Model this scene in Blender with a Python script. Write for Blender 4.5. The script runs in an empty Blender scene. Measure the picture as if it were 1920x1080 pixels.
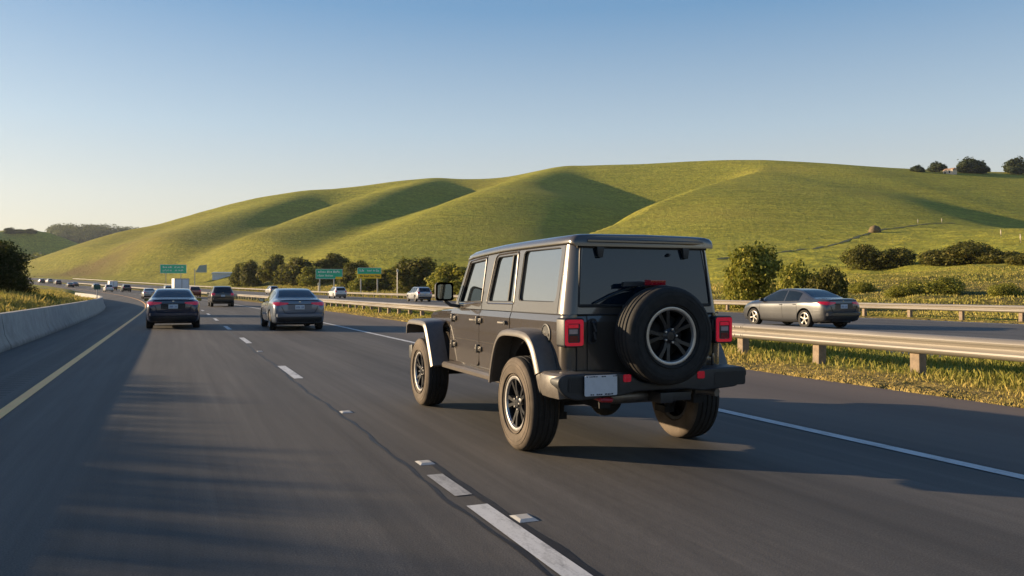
import bpy, bmesh, math, random
import numpy as np
from mathutils import Vector, Matrix
from mathutils.bvhtree import BVHTree
scene = bpy.context.scene
COL = scene.collection
R = math.radians
random.seed(5)
RNG = np.random.default_rng(11)

# ------------------------------------------------------------------ materials
def new_mat(name):
    m = bpy.data.materials.new(name)
    m.use_nodes = True
    nt = m.node_tree
    return m, nt, nt.nodes['Principled BSDF']

def N(nt, t, **kw):
    n = nt.nodes.new(t)
    for k, v in kw.items():
        if k in n.inputs.keys():
            n.inputs[k].default_value = v
        else:
            setattr(n, k, v)
    return n

def ramp(nt, fac, stops):
    r = nt.nodes.new('ShaderNodeValToRGB')
    e = r.color_ramp.elements
    while len(e) < len(stops):
        e.new(0.5)
    for i, (p, c) in enumerate(stops):
        e[i].position = p
        e[i].color = (c[0], c[1], c[2], 1) if not isinstance(c, (int, float)) else (c, c, c, 1)
    nt.links.new(fac, r.inputs['Fac'])
    return r.outputs['Color']

def mixc(nt, fac, a, b, mode='MIX'):
    m = nt.nodes.new('ShaderNodeMix')
    m.data_type = 'RGBA'
    m.blend_type = mode
    for sock, v in ((m.inputs[0], fac), (m.inputs[6], a), (m.inputs[7], b)):
        if hasattr(v, 'is_linked'):
            nt.links.new(v, sock)
        elif isinstance(v, (int, float)):
            sock.default_value = v
        else:
            sock.default_value = (v[0], v[1], v[2], 1)
    return m.outputs[2]

def noise(nt, vec, scale, detail=4, rough=0.6, dist=0.0):
    n = nt.nodes.new('ShaderNodeTexNoise')
    n.inputs['Scale'].default_value = scale
    n.inputs['Detail'].default_value = detail
    n.inputs['Roughness'].default_value = rough
    n.inputs['Distortion'].default_value = dist
    if vec is not None:
        nt.links.new(vec, n.inputs['Vector'])
    return n.outputs['Fac']

def mapping(nt, vec, scale=(1, 1, 1), loc=(0, 0, 0)):
    m = nt.nodes.new('ShaderNodeMapping')
    m.inputs['Scale'].default_value = scale
    m.inputs['Location'].default_value = loc
    nt.links.new(vec, m.inputs['Vector'])
    return m.outputs['Vector']

def math_(nt, op, a, b=None, c=None):
    m = nt.nodes.new('ShaderNodeMath')
    m.operation = op
    for i, v in enumerate((a, b, c)):
        if v is None:
            continue
        if hasattr(v, 'is_linked'):
            nt.links.new(v, m.inputs[i])
        else:
            m.inputs[i].default_value = v
    return m.outputs[0]

def bump(nt, bsdf, h, strength=0.3, dist=0.02):
    b = nt.nodes.new('ShaderNodeBump')
    b.inputs['Strength'].default_value = strength
    b.inputs['Distance'].default_value = dist
    nt.links.new(h, b.inputs['Height'])
    nt.links.new(b.outputs['Normal'], bsdf.inputs['Normal'])

def objco(nt):
    return nt.nodes.new('ShaderNodeTexCoord').outputs['Object']

def simple(name, col, rough=0.5, metal=0.0, var=0.12, scale=6.0, coat=0.0, bmp=0.0, spec=0.5, emit=None):
    m, nt, b = new_mat(name)
    o = objco(nt)
    f = noise(nt, o, scale, 5)
    lo = tuple(c * (1 - var) for c in col)
    hi = tuple(min(1, c * (1 + var)) for c in col)
    nt.links.new(ramp(nt, f, [(0.3, lo), (0.7, hi)]), b.inputs['Base Color'])
    b.inputs['Metallic'].default_value = metal
    r = math_(nt, 'MULTIPLY_ADD', f, 0.16 * rough, rough * 0.92)
    nt.links.new(r, b.inputs['Roughness'])
    b.inputs['Specular IOR Level'].default_value = spec
    if coat:
        b.inputs['Coat Weight'].default_value = coat
        b.inputs['Coat Roughness'].default_value = 0.06
    if bmp:
        bump(nt, b, noise(nt, o, scale * 8, 3), bmp, 0.01)
    if emit:
        b.inputs['Emission Color'].default_value = (*emit[0], 1)
        b.inputs['Emission Strength'].default_value = emit[1]
    return m

def paint(name, col, metal=0.35, rough=0.32):
    m, nt, b = new_mat(name)
    o = objco(nt)
    f = noise(nt, o, 900, 2)
    d = noise(nt, o, 3.0, 5)
    c = ramp(nt, f, [(0.35, tuple(x * 0.88 for x in col)), (0.65, tuple(min(1, x * 1.12) for x in col))])
    # thin road dust, thicker low on the body
    g = nt.nodes.new('ShaderNodeTexCoord').outputs['Object']
    sx = nt.nodes.new('ShaderNodeSeparateXYZ')
    nt.links.new(g, sx.inputs[0])
    low = math_(nt, 'SUBTRACT', 1.0, math_(nt, 'SMOOTH_MIN', math_(nt, 'MULTIPLY', sx.outputs[2], 1.15), 1.0, 0.2))
    dust = math_(nt, 'MULTIPLY', math_(nt, 'MAXIMUM', low, 0.01), math_(nt, 'MULTIPLY', d, 0.22))
    nt.links.new(mixc(nt, dust, c, (0.16, 0.13, 0.10)), b.inputs['Base Color'])
    b.inputs['Metallic'].default_value = metal
    nt.links.new(math_(nt, 'MULTIPLY_ADD', dust, 0.5, rough), b.inputs['Roughness'])
    b.inputs['Coat Weight'].default_value = 1.0
    nt.links.new(math_(nt, 'MULTIPLY_ADD', dust, 0.22, 0.012), b.inputs['Coat Roughness'])
    return m

def glass(name, col=(0.012, 0.015, 0.018), rough=0.02, ior=2.1, coat=0.8):
    m, nt, b = new_mat(name)
    o = objco(nt)
    nt.links.new(mixc(nt, noise(nt, o, 1.3, 3), col, tuple(c * 1.8 for c in col)), b.inputs['Base Color'])
    b.inputs['Roughness'].default_value = rough
    b.inputs['IOR'].default_value = ior
    b.inputs['Specular IOR Level'].default_value = 0.8
    b.inputs['Coat Weight'].default_value = coat
    b.inputs['Coat Roughness'].default_value = 0.01
    return m

def lens(name, col, emit=0.0):
    m, nt, b = new_mat(name)
    o = objco(nt)
    nt.links.new(mixc(nt, noise(nt, o, 40, 2), col, tuple(c * 0.6 for c in col)), b.inputs['Base Color'])
    b.inputs['Roughness'].default_value = 0.12
    b.inputs['Coat Weight'].default_value = 1.0
    b.inputs['Coat Roughness'].default_value = 0.03
    if emit:
        b.inputs['Emission Color'].default_value = (1.0, 0.012, 0.07, 1)
        b.inputs['Emission Strength'].default_value = emit
    return m

M = {}
M['tyre'] = simple('tyre_rubber', (0.022, 0.021, 0.020), 0.75, 0, 0.35, 14, bmp=0.25, spec=0.3)
M['plastic'] = simple('black_plastic', (0.022, 0.024, 0.027), 0.48, 0, 0.2, 20, bmp=0.1)
M['flare'] = simple('grey_flare_plastic', (0.115, 0.100, 0.086), 0.36, 0.1, 0.15, 20, bmp=0.06)
M['black'] = simple('under_black', (0.010, 0.010, 0.011), 0.8, 0, 0.3, 9)
M['gasket'] = simple('rubber_gasket', (0.012, 0.012, 0.013), 0.55)
M['rimdark'] = simple('rim_dark', (0.030, 0.031, 0.034), 0.35, 0.5, 0.15, 10)
M['rimlip'] = simple('rim_machined', (0.42, 0.41, 0.40), 0.35, 0.75, 0.12, 18)
M['alloy'] = simple('alloy', (0.26, 0.25, 0.24), 0.35, 0.8, 0.1, 18)
M['chrome'] = simple('chrome', (0.6, 0.6, 0.6), 0.15, 1.0, 0.05, 10)
M['steel'] = simple('dull_steel', (0.20, 0.19, 0.18), 0.45, 0.85, 0.2, 12)
M['glass'] = glass('tinted_glass', ior=2.6)
M['rearglass'] = glass('rear_tinted_glass', (0.004, 0.010, 0.018), 0.03, 1.45, 0.0)
M['carglass'] = glass('car_glass', (0.006, 0.009, 0.012), 0.02, 1.42, 0.0)
M['redlens'] = lens('red_lens', (0.34, 0.003, 0.010), 0.05)
M['redglow'] = lens('red_glow_lens', (0.42, 0.004, 0.024), 0.10)
M['reddark'] = lens('red_dark_lens', (0.11, 0.002, 0.008), 0.012)
M['clearlens'] = lens('clear_lens', (0.55, 0.42, 0.42), 0.0)
M['redpaint'] = simple('red_hook_paint', (0.35, 0.015, 0.02), 0.4)
M['plate'] = simple('plate_white', (0.55, 0.57, 0.60), 0.4, 0, 0.06, 30)
M['platemark'] = simple('plate_mark', (0.03, 0.035, 0.06), 0.6)

# ------------------------------------------------------------------ mesh builder
class MB:
    def __init__(s):
        s.v = []; s.f = []; s.m = []
    def add(s, verts, faces, mi=0, T=None):
        o = len(s.v)
        if T is not None:
            verts = [tuple(T @ Vector(p)) for p in verts]
        s.v += [tuple(p) for p in verts]
        for f in faces:
            s.f.append(tuple(i + o for i in f)); s.m.append(mi)
        return s
    def box(s, a, b, mi=0, T=None):
        x0, y0, z0 = a; x1, y1, z1 = b
        if x0 > x1: x0, x1 = x1, x0
        if y0 > y1: y0, y1 = y1, y0
        if z0 > z1: z0, z1 = z1, z0
        v = [(x0,y0,z0),(x1,y0,z0),(x1,y1,z0),(x0,y1,z0),(x0,y0,z1),(x1,y0,z1),(x1,y1,z1),(x0,y1,z1)]
        return s.add(v, [(0,3,2,1),(4,5,6,7),(0,1,5,4),(1,2,6,5),(2,3,7,6),(3,0,4,7)], mi, T)
    def rings(s, rs, mi=0, closed=True, caps=(True, True), T=None):
        n = len(rs[0]); v = [p for r in rs for p in r]; f = []
        for k in range(len(rs) - 1):
            for i in range(n if closed else n - 1):
                j = (i + 1) % n
                f.append((k*n+i, k*n+j, (k+1)*n+j, (k+1)*n+i))
        if caps[0]: f.append(tuple(reversed(range(n))))
        if caps[1]: f.append(tuple((len(rs)-1)*n + i for i in range(n)))
        return s.add(v, f, mi, T)
    def tube(s, pts, r, n=8, mi=0, caps=True, T=None):
        P = [Vector(p) for p in pts]; rs = []
        for i, p in enumerate(P):
            d = (P[min(i+1, len(P)-1)] - P[max(i-1, 0)]).normalized()
            a = d.cross(Vector((0, 0, 1)))
            if a.length < 1e-3: a = d.cross(Vector((1, 0, 0)))
            a.normalize(); b = d.cross(a).normalized()
            rr = r[i] if isinstance(r, (list, tuple)) else r
            rs.append([p + rr*(math.cos(t)*a + math.sin(t)*b) for t in [2*math.pi*k/n for k in range(n)]])
        return s.rings(rs, mi, True, (caps, caps), T)
    def loop_tube(s, pts, r, n=6, mi=0):
        P = [Vector(p) for p in pts]; k = len(P); v = []; f = []
        for i, p in enumerate(P):
            d = (P[(i+1) % k] - P[i-1]).normalized()
            a = d.cross(Vector((0.31, 0.95, 0.11)))
            if a.length < 0.05: a = d.cross(Vector((1, 0, 0)))
            a.normalize(); b = d.cross(a).normalized()
            v += [p + r*(math.cos(t)*a + math.sin(t)*b) for t in [2*math.pi*q/n for q in range(n)]]
        for i in range(k):
            for q in range(n):
                f.append((i*n+q, i*n+(q+1) % n, ((i+1) % k)*n+(q+1) % n, ((i+1) % k)*n+q))
        return s.add(v, f, mi)
    def lathe(s, prof, n=32, mi=0, T=None, axis='x', closed=False):
        # prof: (r, a) pairs; a runs along the axis
        rs = []
        for k in range(n):
            t = 2*math.pi*k/n; c, q = math.cos(t), math.sin(t)
            rs.append([((a, r*c, r*q) if axis == 'x' else (r*c, a, r*q) if axis == 'y' else (r*c, r*q, a)) for r, a in prof])
        rs.append(rs[0]); m = len(prof); v = [p for r in rs[:-1] for p in r]; f = []
        for k in range(n):
            k2 = (k+1) % n
            for i in range(m if closed else m-1):
                j = (i+1) % m
                f.append((k*m+i, k*m+j, k2*m+j, k2*m+i))
        return s.add(v, f, mi, T)
    def prism(s, poly, fn, d0, d1, mi=0):
        # poly in 2D, fn(a,b,d)->3D
        n = len(poly)
        v = [fn(a, b, d0) for a, b in poly] + [fn(a, b, d1) for a, b in poly]
        f = [tuple(range(n)), tuple(reversed(range(n, 2*n)))]
        for i in range(n):
            j = (i+1) % n
            f.append((i, i+n, j+n, j))
        return s.add(v, f, mi)
    def grid(s, P, mi=0):
        r, c = len(P), len(P[0])
        f = [(i*c+j, i*c+j+1, (i+1)*c+j+1, (i+1)*c+j) for i in range(r-1) for j in range(c-1)]
        return s.add([p for q in P for p in q], f, mi)
    def fill(s, outer, holes, fn, depth=0.02, hole_depth=0.03, mi=0, dvec=None):
        """flat panel with holes: triangulated face plus reveal walls running along dvec"""
        bm = bmesh.new(); es = []; loops = []
        for lp in [outer] + holes:
            vs = [bm.verts.new((a, b, 0)) for a, b in lp]
            es += [bm.edges.new((vs[i], vs[(i+1) % len(vs)])) for i in range(len(vs))]
        bmesh.ops.triangle_fill(bm, use_beauty=True, use_dissolve=False, edges=es)
        bm.verts.index_update()
        s.add([fn(v.co.x, v.co.y) for v in bm.verts], [tuple(v.index for v in f.verts) for f in bm.faces], mi)
        bm.free()
        for lp, dp in [(outer, depth)] + [(h, hole_depth) for h in holes]:
            if not dp: continue
            d = Vector(dvec) * dp; n = len(lp)
            A = [Vector(fn(a, b)) for a, b in lp]
            s.add(A + [p + d for p in A], [(i, (i+1) % n, (i+1) % n + n, i+n) for i in range(n)], mi)
        return s
    def build(s, name, mats, parent=None, smooth=35, bevel=0.0, segs=2, loc=None, recalc=True):
        me = bpy.data.meshes.new(name)
        me.from_pydata(s.v, [], s.f)
        if not isinstance(mats, (list, tuple)): mats = [mats]
        for m in mats: me.materials.append(m)
        if len(mats) > 1:
            me.polygons.foreach_set('material_index', s.m)
        bm = bmesh.new(); bm.from_mesh(me)
        if recalc:
            bmesh.ops.remove_doubles(bm, verts=bm.verts, dist=1e-5)
            bmesh.ops.recalc_face_normals(bm, faces=bm.faces)
        if bevel:
            ed = [e for e in bm.edges if len(e.link_faces) == 2 and e.calc_face_angle(0) > R(30)]
            bmesh.ops.bevel(bm, geom=ed, offset=bevel, segments=segs, profile=0.6, affect='EDGES', clamp_overlap=True)
        bm.to_mesh(me); bm.free()
        if smooth:
            me.shade_smooth(); me.set_sharp_from_angle(angle=R(smooth))
        ob = bpy.data.objects.new(name, me)
        COL.objects.link(ob)
        if parent: ob.parent = parent
        if loc: ob.location = loc
        return ob

def np_mesh(name, V, Fc, mat, smooth=True, attrs=None, parent=None):
    """V (n,3); Fc (m,k) with constant k"""
    me = bpy.data.meshes.new(name)
    V = np.asarray(V, np.float32); Fc = np.asarray(Fc, np.int32); k = Fc.shape[1]
    me.vertices.add(len(V)); me.vertices.foreach_set('co', V.ravel())
    me.loops.add(Fc.size); me.loops.foreach_set('vertex_index', Fc.ravel())
    me.polygons.add(len(Fc)); me.polygons.foreach_set('loop_start', np.arange(0, Fc.size, k, dtype=np.int32))
    me.update(calc_edges=True)
    if smooth: me.shade_smooth()
    for nm, arr in (attrs or {}).items():
        a = me.color_attributes.new(nm, 'FLOAT_COLOR', 'POINT')
        c = np.ones((len(V), 4), np.float32); c[:, :arr.shape[1]] = arr
        a.data.foreach_set('color', c.ravel())
    for m in (mat if isinstance(mat, (list, tuple)) else [mat]): me.materials.append(m)
    ob = bpy.data.objects.new(name, me); COL.objects.link(ob)
    if parent: ob.parent = parent
    return ob

def tag(o, label=None, cat=None, group=None, kind=None):
    if label: o['label'] = label
    if cat: o['category'] = cat
    if group: o['group'] = group
    if kind: o['kind'] = kind
    return o

def empty(name, loc=(0, 0, 0), rz=0.0, pitch=0.0):
    o = bpy.data.objects.new(name, None); COL.objects.link(o)
    o.location = loc; o.rotation_euler = (pitch, 0, rz); o.empty_display_size = 0.2
    return o

def kids(o): return [c for c in bpy.data.objects if c.parent == o]
def copy_tree(o, parent=None):
    c = o.copy(); COL.objects.link(c); c.parent = parent
    for ch in kids(o): copy_tree(ch, c)
    return c
def rrect(y0, z0, y1, z1, r, n=4):
    o = []
    for cx, cy, a in ((y1-r, z1-r, 0), (y0+r, z1-r, 90), (y0+r, z0+r, 180), (y1-r, z0+r, 270)):
        for k in range(n+1):
            t = R(a + 90*k/n); o.append((cx + r*math.cos(t), cy + r*math.sin(t)))
    return o
def rpoly(P, r, n=4):
    """polygon with rounded corners"""
    o = []; m = len(P)
    for i in range(m):
        p0, p, p1 = Vector(P[i-1]), Vector(P[i]), Vector(P[(i+1) % m])
        rr = r[i] if isinstance(r, (list, tuple)) else r
        a = (p0-p).normalized(); b = (p1-p).normalized()
        rr = min(rr, (p0-p).length*0.48, (p1-p).length*0.48)
        if rr < 1e-4: o.append(tuple(p)); continue
        A, B = p + a*rr, p + b*rr
        for k in range(n+1):
            t = k/n; o.append(tuple((1-t)**2*A + 2*t*(1-t)*p + t*t*B))
    return o
# ------------------------------------------------------------------ plan of the land (metres)
# x/d: right of / ahead of the viewpoint; X/Y: across / along the road
F=1550.;HOR=543.;H=1.40;YAW=np.radians(22.25);CY,SY=np.cos(YAW),np.sin(YAW)
def w2c(X,Y): return CY*X-SY*Y, SY*X+CY*Y
def c2w(x,d): return CY*x+SY*d, -SY*x+CY*d
def croad(Y): return -np.maximum(0,Y-50)**2/1800.
def zroad(Y):
    t=np.maximum(0,Y-75); return np.where(t<300,.00005*t*t,.00005*300*300+.03*(t-300))
def sst(a,b,t):
    t=np.clip((t-a)/(b-a),0,1); return t*t*(3-2*t)
MR=[(60,500,540),(245,437,545),(330,415,565),(400,395,585),(480,375,605),(560,363,620),(680,350,640),(760,340,645),(850,338,645),(950,333,645),(1000,325,645),(1100,313,640),(1200,309,630),(1300,304,620),(1380,302,610),(1500,308,602),(1600,315,598),(1700,320,598),(1800,324,600),(1920,325,605),(2300,318,630)]
RID=[ # crest by depth; slopes L, R(top), R(bottom); round L,R
 ('Z',[(250,437,540),(205,455,490),(160,474,450),(110,497,415),(60,519,385)],.35,.3,.2,14,25),
 ('A',[(590,365,620),(520,381,550),(430,409,490),(330,441,430),(230,471,380),(130,505,350)],.35,.50,.2,12,42),
 ('B',[(820,341,640),(790,345,590),(720,364,520),(650,388,460),(600,405,420),(520,435,370),(450,458,335),(390,478,305),(330,497,280)],.5,.58,.26,12,38),
 ('C',[(1060,318,640),(1000,332,560),(930,358,490),(870,383,430),(800,410,390),(730,438,350),(660,465,310),(590,492,275),(540,512,250)],.5,.42,.12,12,72),
 ('D',[(1440,310,610),(1418,328,520),(1350,344,440),(1285,366,372),(1232,388,345),(1175,432,318),(1100,478,292),(1040,505,275)],1.1,.06,.1,20,30),
 ('F',[(1428,330,520),(1422,347,450),(1415,372,355),(1415,410,290),(1420,460,225),(1430,490,190)],.16,.05,.05,30,30),
 ('E',[(1425,328,560),(1445,341,490),(1520,360,440),(1600,383,395),(1760,421,325),(1920,449,265),(2150,480,220)],.05,.85,.7,30,22),
]
def c3(P):
    P=np.array(P,float);return np.stack([(P[:,0]-960)/F*P[:,1+1],P[:,2],H+(HOR-P[:,1])/F*P[:,2]],1)
def hspl(t,xs,ys):
    # monotone-ish cubic hermite, linear extrapolation; xs ascending
    m=np.gradient(ys,xs);i=np.clip(np.searchsorted(xs,t)-1,0,len(xs)-2)
    h=xs[i+1]-xs[i];u=(t-xs[i])/h;uc=np.clip(u,0,1)
    y=(2*uc**3-3*uc**2+1)*ys[i]+(uc**3-2*uc**2+uc)*h*m[i]+(3*uc**2-2*uc**3)*ys[i+1]+(uc**3-uc**2)*h*m[i+1]
    return y+np.where(t<xs[0],(t-xs[0])*m[0],0)+np.where(t>xs[-1],(t-xs[-1])*m[-1],0)
_M=c3(MR)
def main_ridge(x,d,s=.42,r=25):
    zc=hspl(x,_M[:,0],_M[:,2]);dc=hspl(x,_M[:,0],_M[:,1]);w=d-dc
    zc=np.clip(zc,-5,150)
    s=s-.145*sst(120,230,x)
    z=zc-np.where(w<0,s,.25)*(np.sqrt(w*w+r*r)-r)
    return z
RID=[(Q[0],c3(Q[1])[::-1])+Q[2:] for Q in RID]
SUNNY={'A':(12,.08),'B':(15,.11),'C':(22,.13)}
_D=[Q for Q in RID if Q[0]=='D'][0][1]
def ridge(x,d,Q):
    n,P,sl,st_,sb,rl,r2=Q
    dd=np.minimum(d,P[-1,1])
    xc=hspl(dd,P[:,1],P[:,0]);zc=hspl(dd,P[:,1],P[:,2])-np.maximum(0,P[0,1]-d)*.1-np.maximum(0,d-P[-1,1])*.4
    w=x-xc
    if n in 'EF':      # the dome ends at the crest of D
        zc=zc-np.maximum(0,hspl(np.minimum(d,_D[-1,1]),_D[:,1],_D[:,0])-x)*1.1
    q=sst(P[0,1],P[-1,1],d);sr=sb+(st_-sb)*q
    rr=np.where(w<0,rl,r2);s=np.where(w<0,sl,sr)
    if n in SUNNY:     # crest with a gentle sunny shoulder before the shaded flank
        a,g=SUNNY[n];k=1-sst(430,560,d);a=a*(.3+.7*k);g=g*k;so=lambda t,r:(np.sqrt(t*t+r*r)+t-r)/2
        return zc+g*w-(sl-g)*so(-w,rl)-(sr+g)*so(w-a,r2*.7)-.0025*np.maximum(0,np.abs(w)-55)**2
    return zc-s*(np.sqrt(w*w+rr*rr)-rr)-.0025*np.maximum(0,np.abs(w)-55)**2
L1=c3([(-900,440,760),(-500,428,820),(-200,430,880),(0,433,930),(90,437,960),(130,452,985),(165,466,1000),(230,500,1030),(300,540,1060),(420,560,1100)])
L2=c3([(-900,425,1300),(-300,430,1400),(60,436,1500),(150,434,1520),(245,438,1550),(330,450,1580),(480,520,1650),(600,545,1700)])
def side_hill(x,d,P,s):
    zc=np.clip(hspl(np.clip(x,P[0,0],P[-1,0]),P[:,0],P[:,2]),-5,200);dc=hspl(np.clip(x,P[0,0],P[-1,0]),P[:,0],P[:,1])
    w=d-dc
    return zc-s*(np.sqrt(w*w+400)-20)
def bar_off(Y):
    o=-3.85-.00045*np.maximum(0,np.minimum(Y,130)-22)**2
    return o+(np.minimum(-o,9.1)-5.2)*sst(135,200,Y)*(Y>130)
def hum(X,Y):
    return (np.sin(X*.31+1.3*np.sin(Y*.17))*np.sin(Y*.23+1.1*np.sin(X*.21+2))+.5*np.sin(X*.77+Y*.31)*np.sin(Y*.69-X*.2))
def base(x,d):
    X,Y=c2w(x,d);u=X-croad(Y);zr=zroad(np.clip(Y,-50,700))
    t=np.maximum(0,u-36)
    rise=np.where(t<40,.0013*t*t,.0013*1600+.104*(t-40))
    rise=np.minimum(rise,14+.02*t)+.35*hum(X,Y)*sst(2,25,t)
    tl=np.maximum(0,bar_off(Y)-.25-u)
    risel=(.75+.25*(1-sst(17,25,Y)))*sst(0,4,tl)+.045*np.maximum(0,tl-3)+.12*hum(X,Y)*sst(1,8,tl)  # near end raised, mostly out of view, to soften the barrier's shadow edge
    # unseen bank added left of the frame to throw soft shade on the left lane
    tl_b=np.abs(X+22.5);risel=risel+(4.0+.03*hum(X,Y))*(1-sst(0,12,tl_b))*sst(-14,2,Y)*(1-sst(29,40,Y))
    z=zr+np.where(u>0,rise,np.minimum(risel,7.5))
    # the roadways are cut a little below the carriageway sheets; grassed median between
    cut=sst(.0,.25,u-(bar_off(Y)-.35))*(1-sst(9.0,9.35,u))+sst(14.3,14.7,u)*(1-sst(31.7,32.1,u))
    return z-.3*cut+.03*hum(X*3,Y*3)*(1-cut)+.03*(1-cut)
def hill_weight(x,d):
    X,Y=c2w(x,d);u=X-croad(Y)
    return np.maximum(sst(38,85,u),1-sst(-120,-50,u))
def height(x,d,K=2.5):
    b=base(x,d)
    hs=[b,main_ridge(x,d),side_hill(x,d,L1,.2),side_hill(x,d,L2,.16)]+[ridge(x,d,Q) for Q in RID]
    hs=np.stack(hs);m=hs.max(0)
    h=m+K*np.log(np.exp(np.clip((hs-m)/K,-40,0)).sum(0))
    return b+(h-b)*hill_weight(x,d)
def hw(X,Y):
    x,d=w2c(np.asarray(X,float),np.asarray(Y,float));return height(x,d)
def hit(px,py,d0=30,d1=1600):
    """first ground point on the sight line through a photo pixel, in world space"""
    d=np.exp(np.linspace(np.log(d0),np.log(d1),1500));x=(px-960)/F*d
    q=HOR-F*(height(x,d)-H)/d
    k=np.nonzero(q<=py)[0];k=k[0] if len(k) else int(np.argmin(q))
    X,Y=c2w(x[k],d[k]);return float(X),float(Y),float(height(x[k:k+1],d[k:k+1])[0]),float(d[k])
def on_line(px,off,y0=12,y1=420):
    """place on a lane (offset off) seen in the photo column px"""
    ys=np.linspace(y0,y1,3000);X=croad(ys)+off;x,d=w2c(X,ys);p=960+F*x/d
    k=int(np.argmin(np.abs(p-px)));return float(X[k]),float(ys[k]),float(zroad(ys[k])),float(d[k])
def heading(Y): return math.atan(max(0,Y-50)/900.)   # left turn, radians
def grade(Y): return float((zroad(Y+1)-zroad(Y-1))/2)
# ------------------------------------------------------------------ terrain sheet
def terrain_mat():
    m, nt, b = new_mat('grassland')
    o = objco(nt)
    at = nt.nodes.new('ShaderNodeVertexColor'); at.layer_name = 'cover'
    sp = nt.nodes.new('ShaderNodeSeparateColor'); nt.links.new(at.outputs['Color'], sp.inputs[0])
    big = noise(nt, o, 0.02, 5, 0.6)
    mid = noise(nt, o, 0.16, 5, 0.65)
    fine = noise(nt, mapping(nt, o, (1, 1, 1.0)), 0.85, 6, 0.72)
    fin2 = noise(nt, o, 3.1, 4, 0.7)
    tuf = noise(nt, o, 0.42, 3, 0.75, 0.3)
    g = ramp(nt, fine, [(0.34, (0.10, 0.12, 0.020)), (0.48, (0.24, 0.245, 0.036)), (0.66, (0.56, 0.45, 0.050))])
    g = mixc(nt, 0.35, g, ramp(nt, mid, [(0.3, (0.17, 0.190, 0.028)), (0.7, (0.43, 0.355, 0.046))]))
    g = mixc(nt, 0.25, g, ramp(nt, big, [(0.35, (0.19, 0.225, 0.034)), (0.65, (0.34, 0.305, 0.044))]))
    g = mixc(nt, 0.75, g, ramp(nt, tuf, [(0.36, 0.36), (0.5, 0.52), (0.62, 0.66)]), 'OVERLAY')
    rough = ramp(nt, fin2, [(0.25, (0.035, 0.045, 0.010)), (0.5, (0.15, 0.125, 0.036)), (0.75, (0.32, 0.235, 0.075))])
    rough = mixc(nt, ramp(nt, mid, [(0.42, 0.0), (0.62, 0.8)]), rough, (0.055, 0.072, 0.014))
    dry = ramp(nt, fin2, [(0.25, (0.10, 0.085, 0.025)), (0.5, (0.26, 0.19, 0.06)), (0.75, (0.42, 0.31, 0.11))])
    brown = ramp(nt, fin2, [(0.25, (0.09, 0.065, 0.022)), (0.5, (0.18, 0.125, 0.045)), (0.75, (0.26, 0.19, 0.07))])
    brown = mixc(nt, ramp(nt, mid, [(0.35, 0.0), (0.7, 0.7)]), brown, (0.15, 0.135, 0.035))
    terr = noise(nt, mapping(nt, o, (0.035, 0.035, 0.9)), 1.0, 4, 0.6)
    g = mixc(nt, 0.4, g, ramp(nt, terr, [(0.40, 0.36), (0.5, 0.5), (0.60, 0.60)]), 'OVERLAY')
    g = mixc(nt, ramp(nt, noise(nt, o, 0.011, 5, 0.65), [(0.52, 0.0), (0.70, 0.45)]), g, (0.36, 0.29, 0.055))
    c = mixc(nt, sp.outputs[1], g, rough)
    c = mixc(nt, sp.outputs[0], c, dry)
    c = mixc(nt, sp.outputs[2], c, brown)
    nt.links.new(c, b.inputs['Base Color'])
    b.inputs['Roughness'].default_value = 0.95
    b.inputs['Specular IOR Level'].default_value = 0.1
    h = math_(nt, 'ADD', math_(nt, 'MULTIPLY', fine, 1.0), math_(nt, 'MULTIPLY', mid, 1.2))
    h = math_(nt, 'ADD', math_(nt, 'ADD', h, math_(nt, 'MULTIPLY', tuf, 0.9)), math_(nt, 'MULTIPLY', fin2, 0.35))
    bump(nt, b, h, 0.8, 0.8)
    return m

def build_terrain():
    a1 = np.radians(np.arange(-40, 40.01, 0.15))
    a0 = np.radians(np.concatenate([np.arange(-180, -40, 2.5)])); a2 = np.radians(np.arange(42, 180, 2.5))
    ang = np.concatenate([a0, a1, a2])
    rad = np.concatenate([[0.6], np.exp(np.linspace(np.log(1.5), np.log(2600), 560))])
    A, D = np.meshgrid(ang, rad)
    x = np.sin(A)*D; d = np.cos(A)*D
    front = d > 1.0
    z = np.where(front, height(x, np.maximum(d, 1.0)), base(x, d))
    X, Y = c2w(x, d); u = X - croad(Y)
    n, k = A.shape
    idx = np.arange(n*k).reshape(n, k)
    i2 = np.roll(idx, -1, axis=1)
    Fc = np.stack([idx[:-1], i2[:-1], i2[1:], idx[1:]], -1).reshape(-1, 4)
    # what grows where
    dry = np.maximum(sst(8.9, 9.3, u)*(1-sst(9.9, 11.6, u)), sst(31.9, 32.2, u)*(1-sst(32.6, 34.2, u)))
    lf = sst(0.0, 0.6, bar_off(Y)-u)*(1-sst(180, 260, Y))
    dry = np.maximum(dry, lf*(0.55+0.35*np.clip(hum(X, Y), -1, 1)))
    rough = sst(35, 38, u)*(1-sst(95, 135, D*0+np.hypot(x, d)))*sst(-0.35, 0.3, A)
    rough = np.maximum(rough, sst(9, 10, u)*(1-sst(33, 35, u))*0.25)
    rough = np.maximum(rough, (1-sst(-0.35, -0.1, A))*sst(35, 40, u)*(1-sst(90, 220, u))*0.35)
    zz = ridge(x, np.maximum(d, 1), RID[0])
    brown = (1-sst(-208+8*hum(X*.3, Y*.3), -172, x))*sst(280, 310, d)*(1-sst(415, 450, d+14*hum(X*.4, Y*.4)))*sst(38, 50, u)
    forest = np.zeros_like(x)
    o = np_mesh('terrain', np.stack([X, Y, z], -1).reshape(-1, 3), Fc, terrain_mat(), attrs={'cover': np.stack([dry, rough, brown], -1).reshape(-1, 3)})
    tag(o, kind='structure')
build_terrain()

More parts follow.
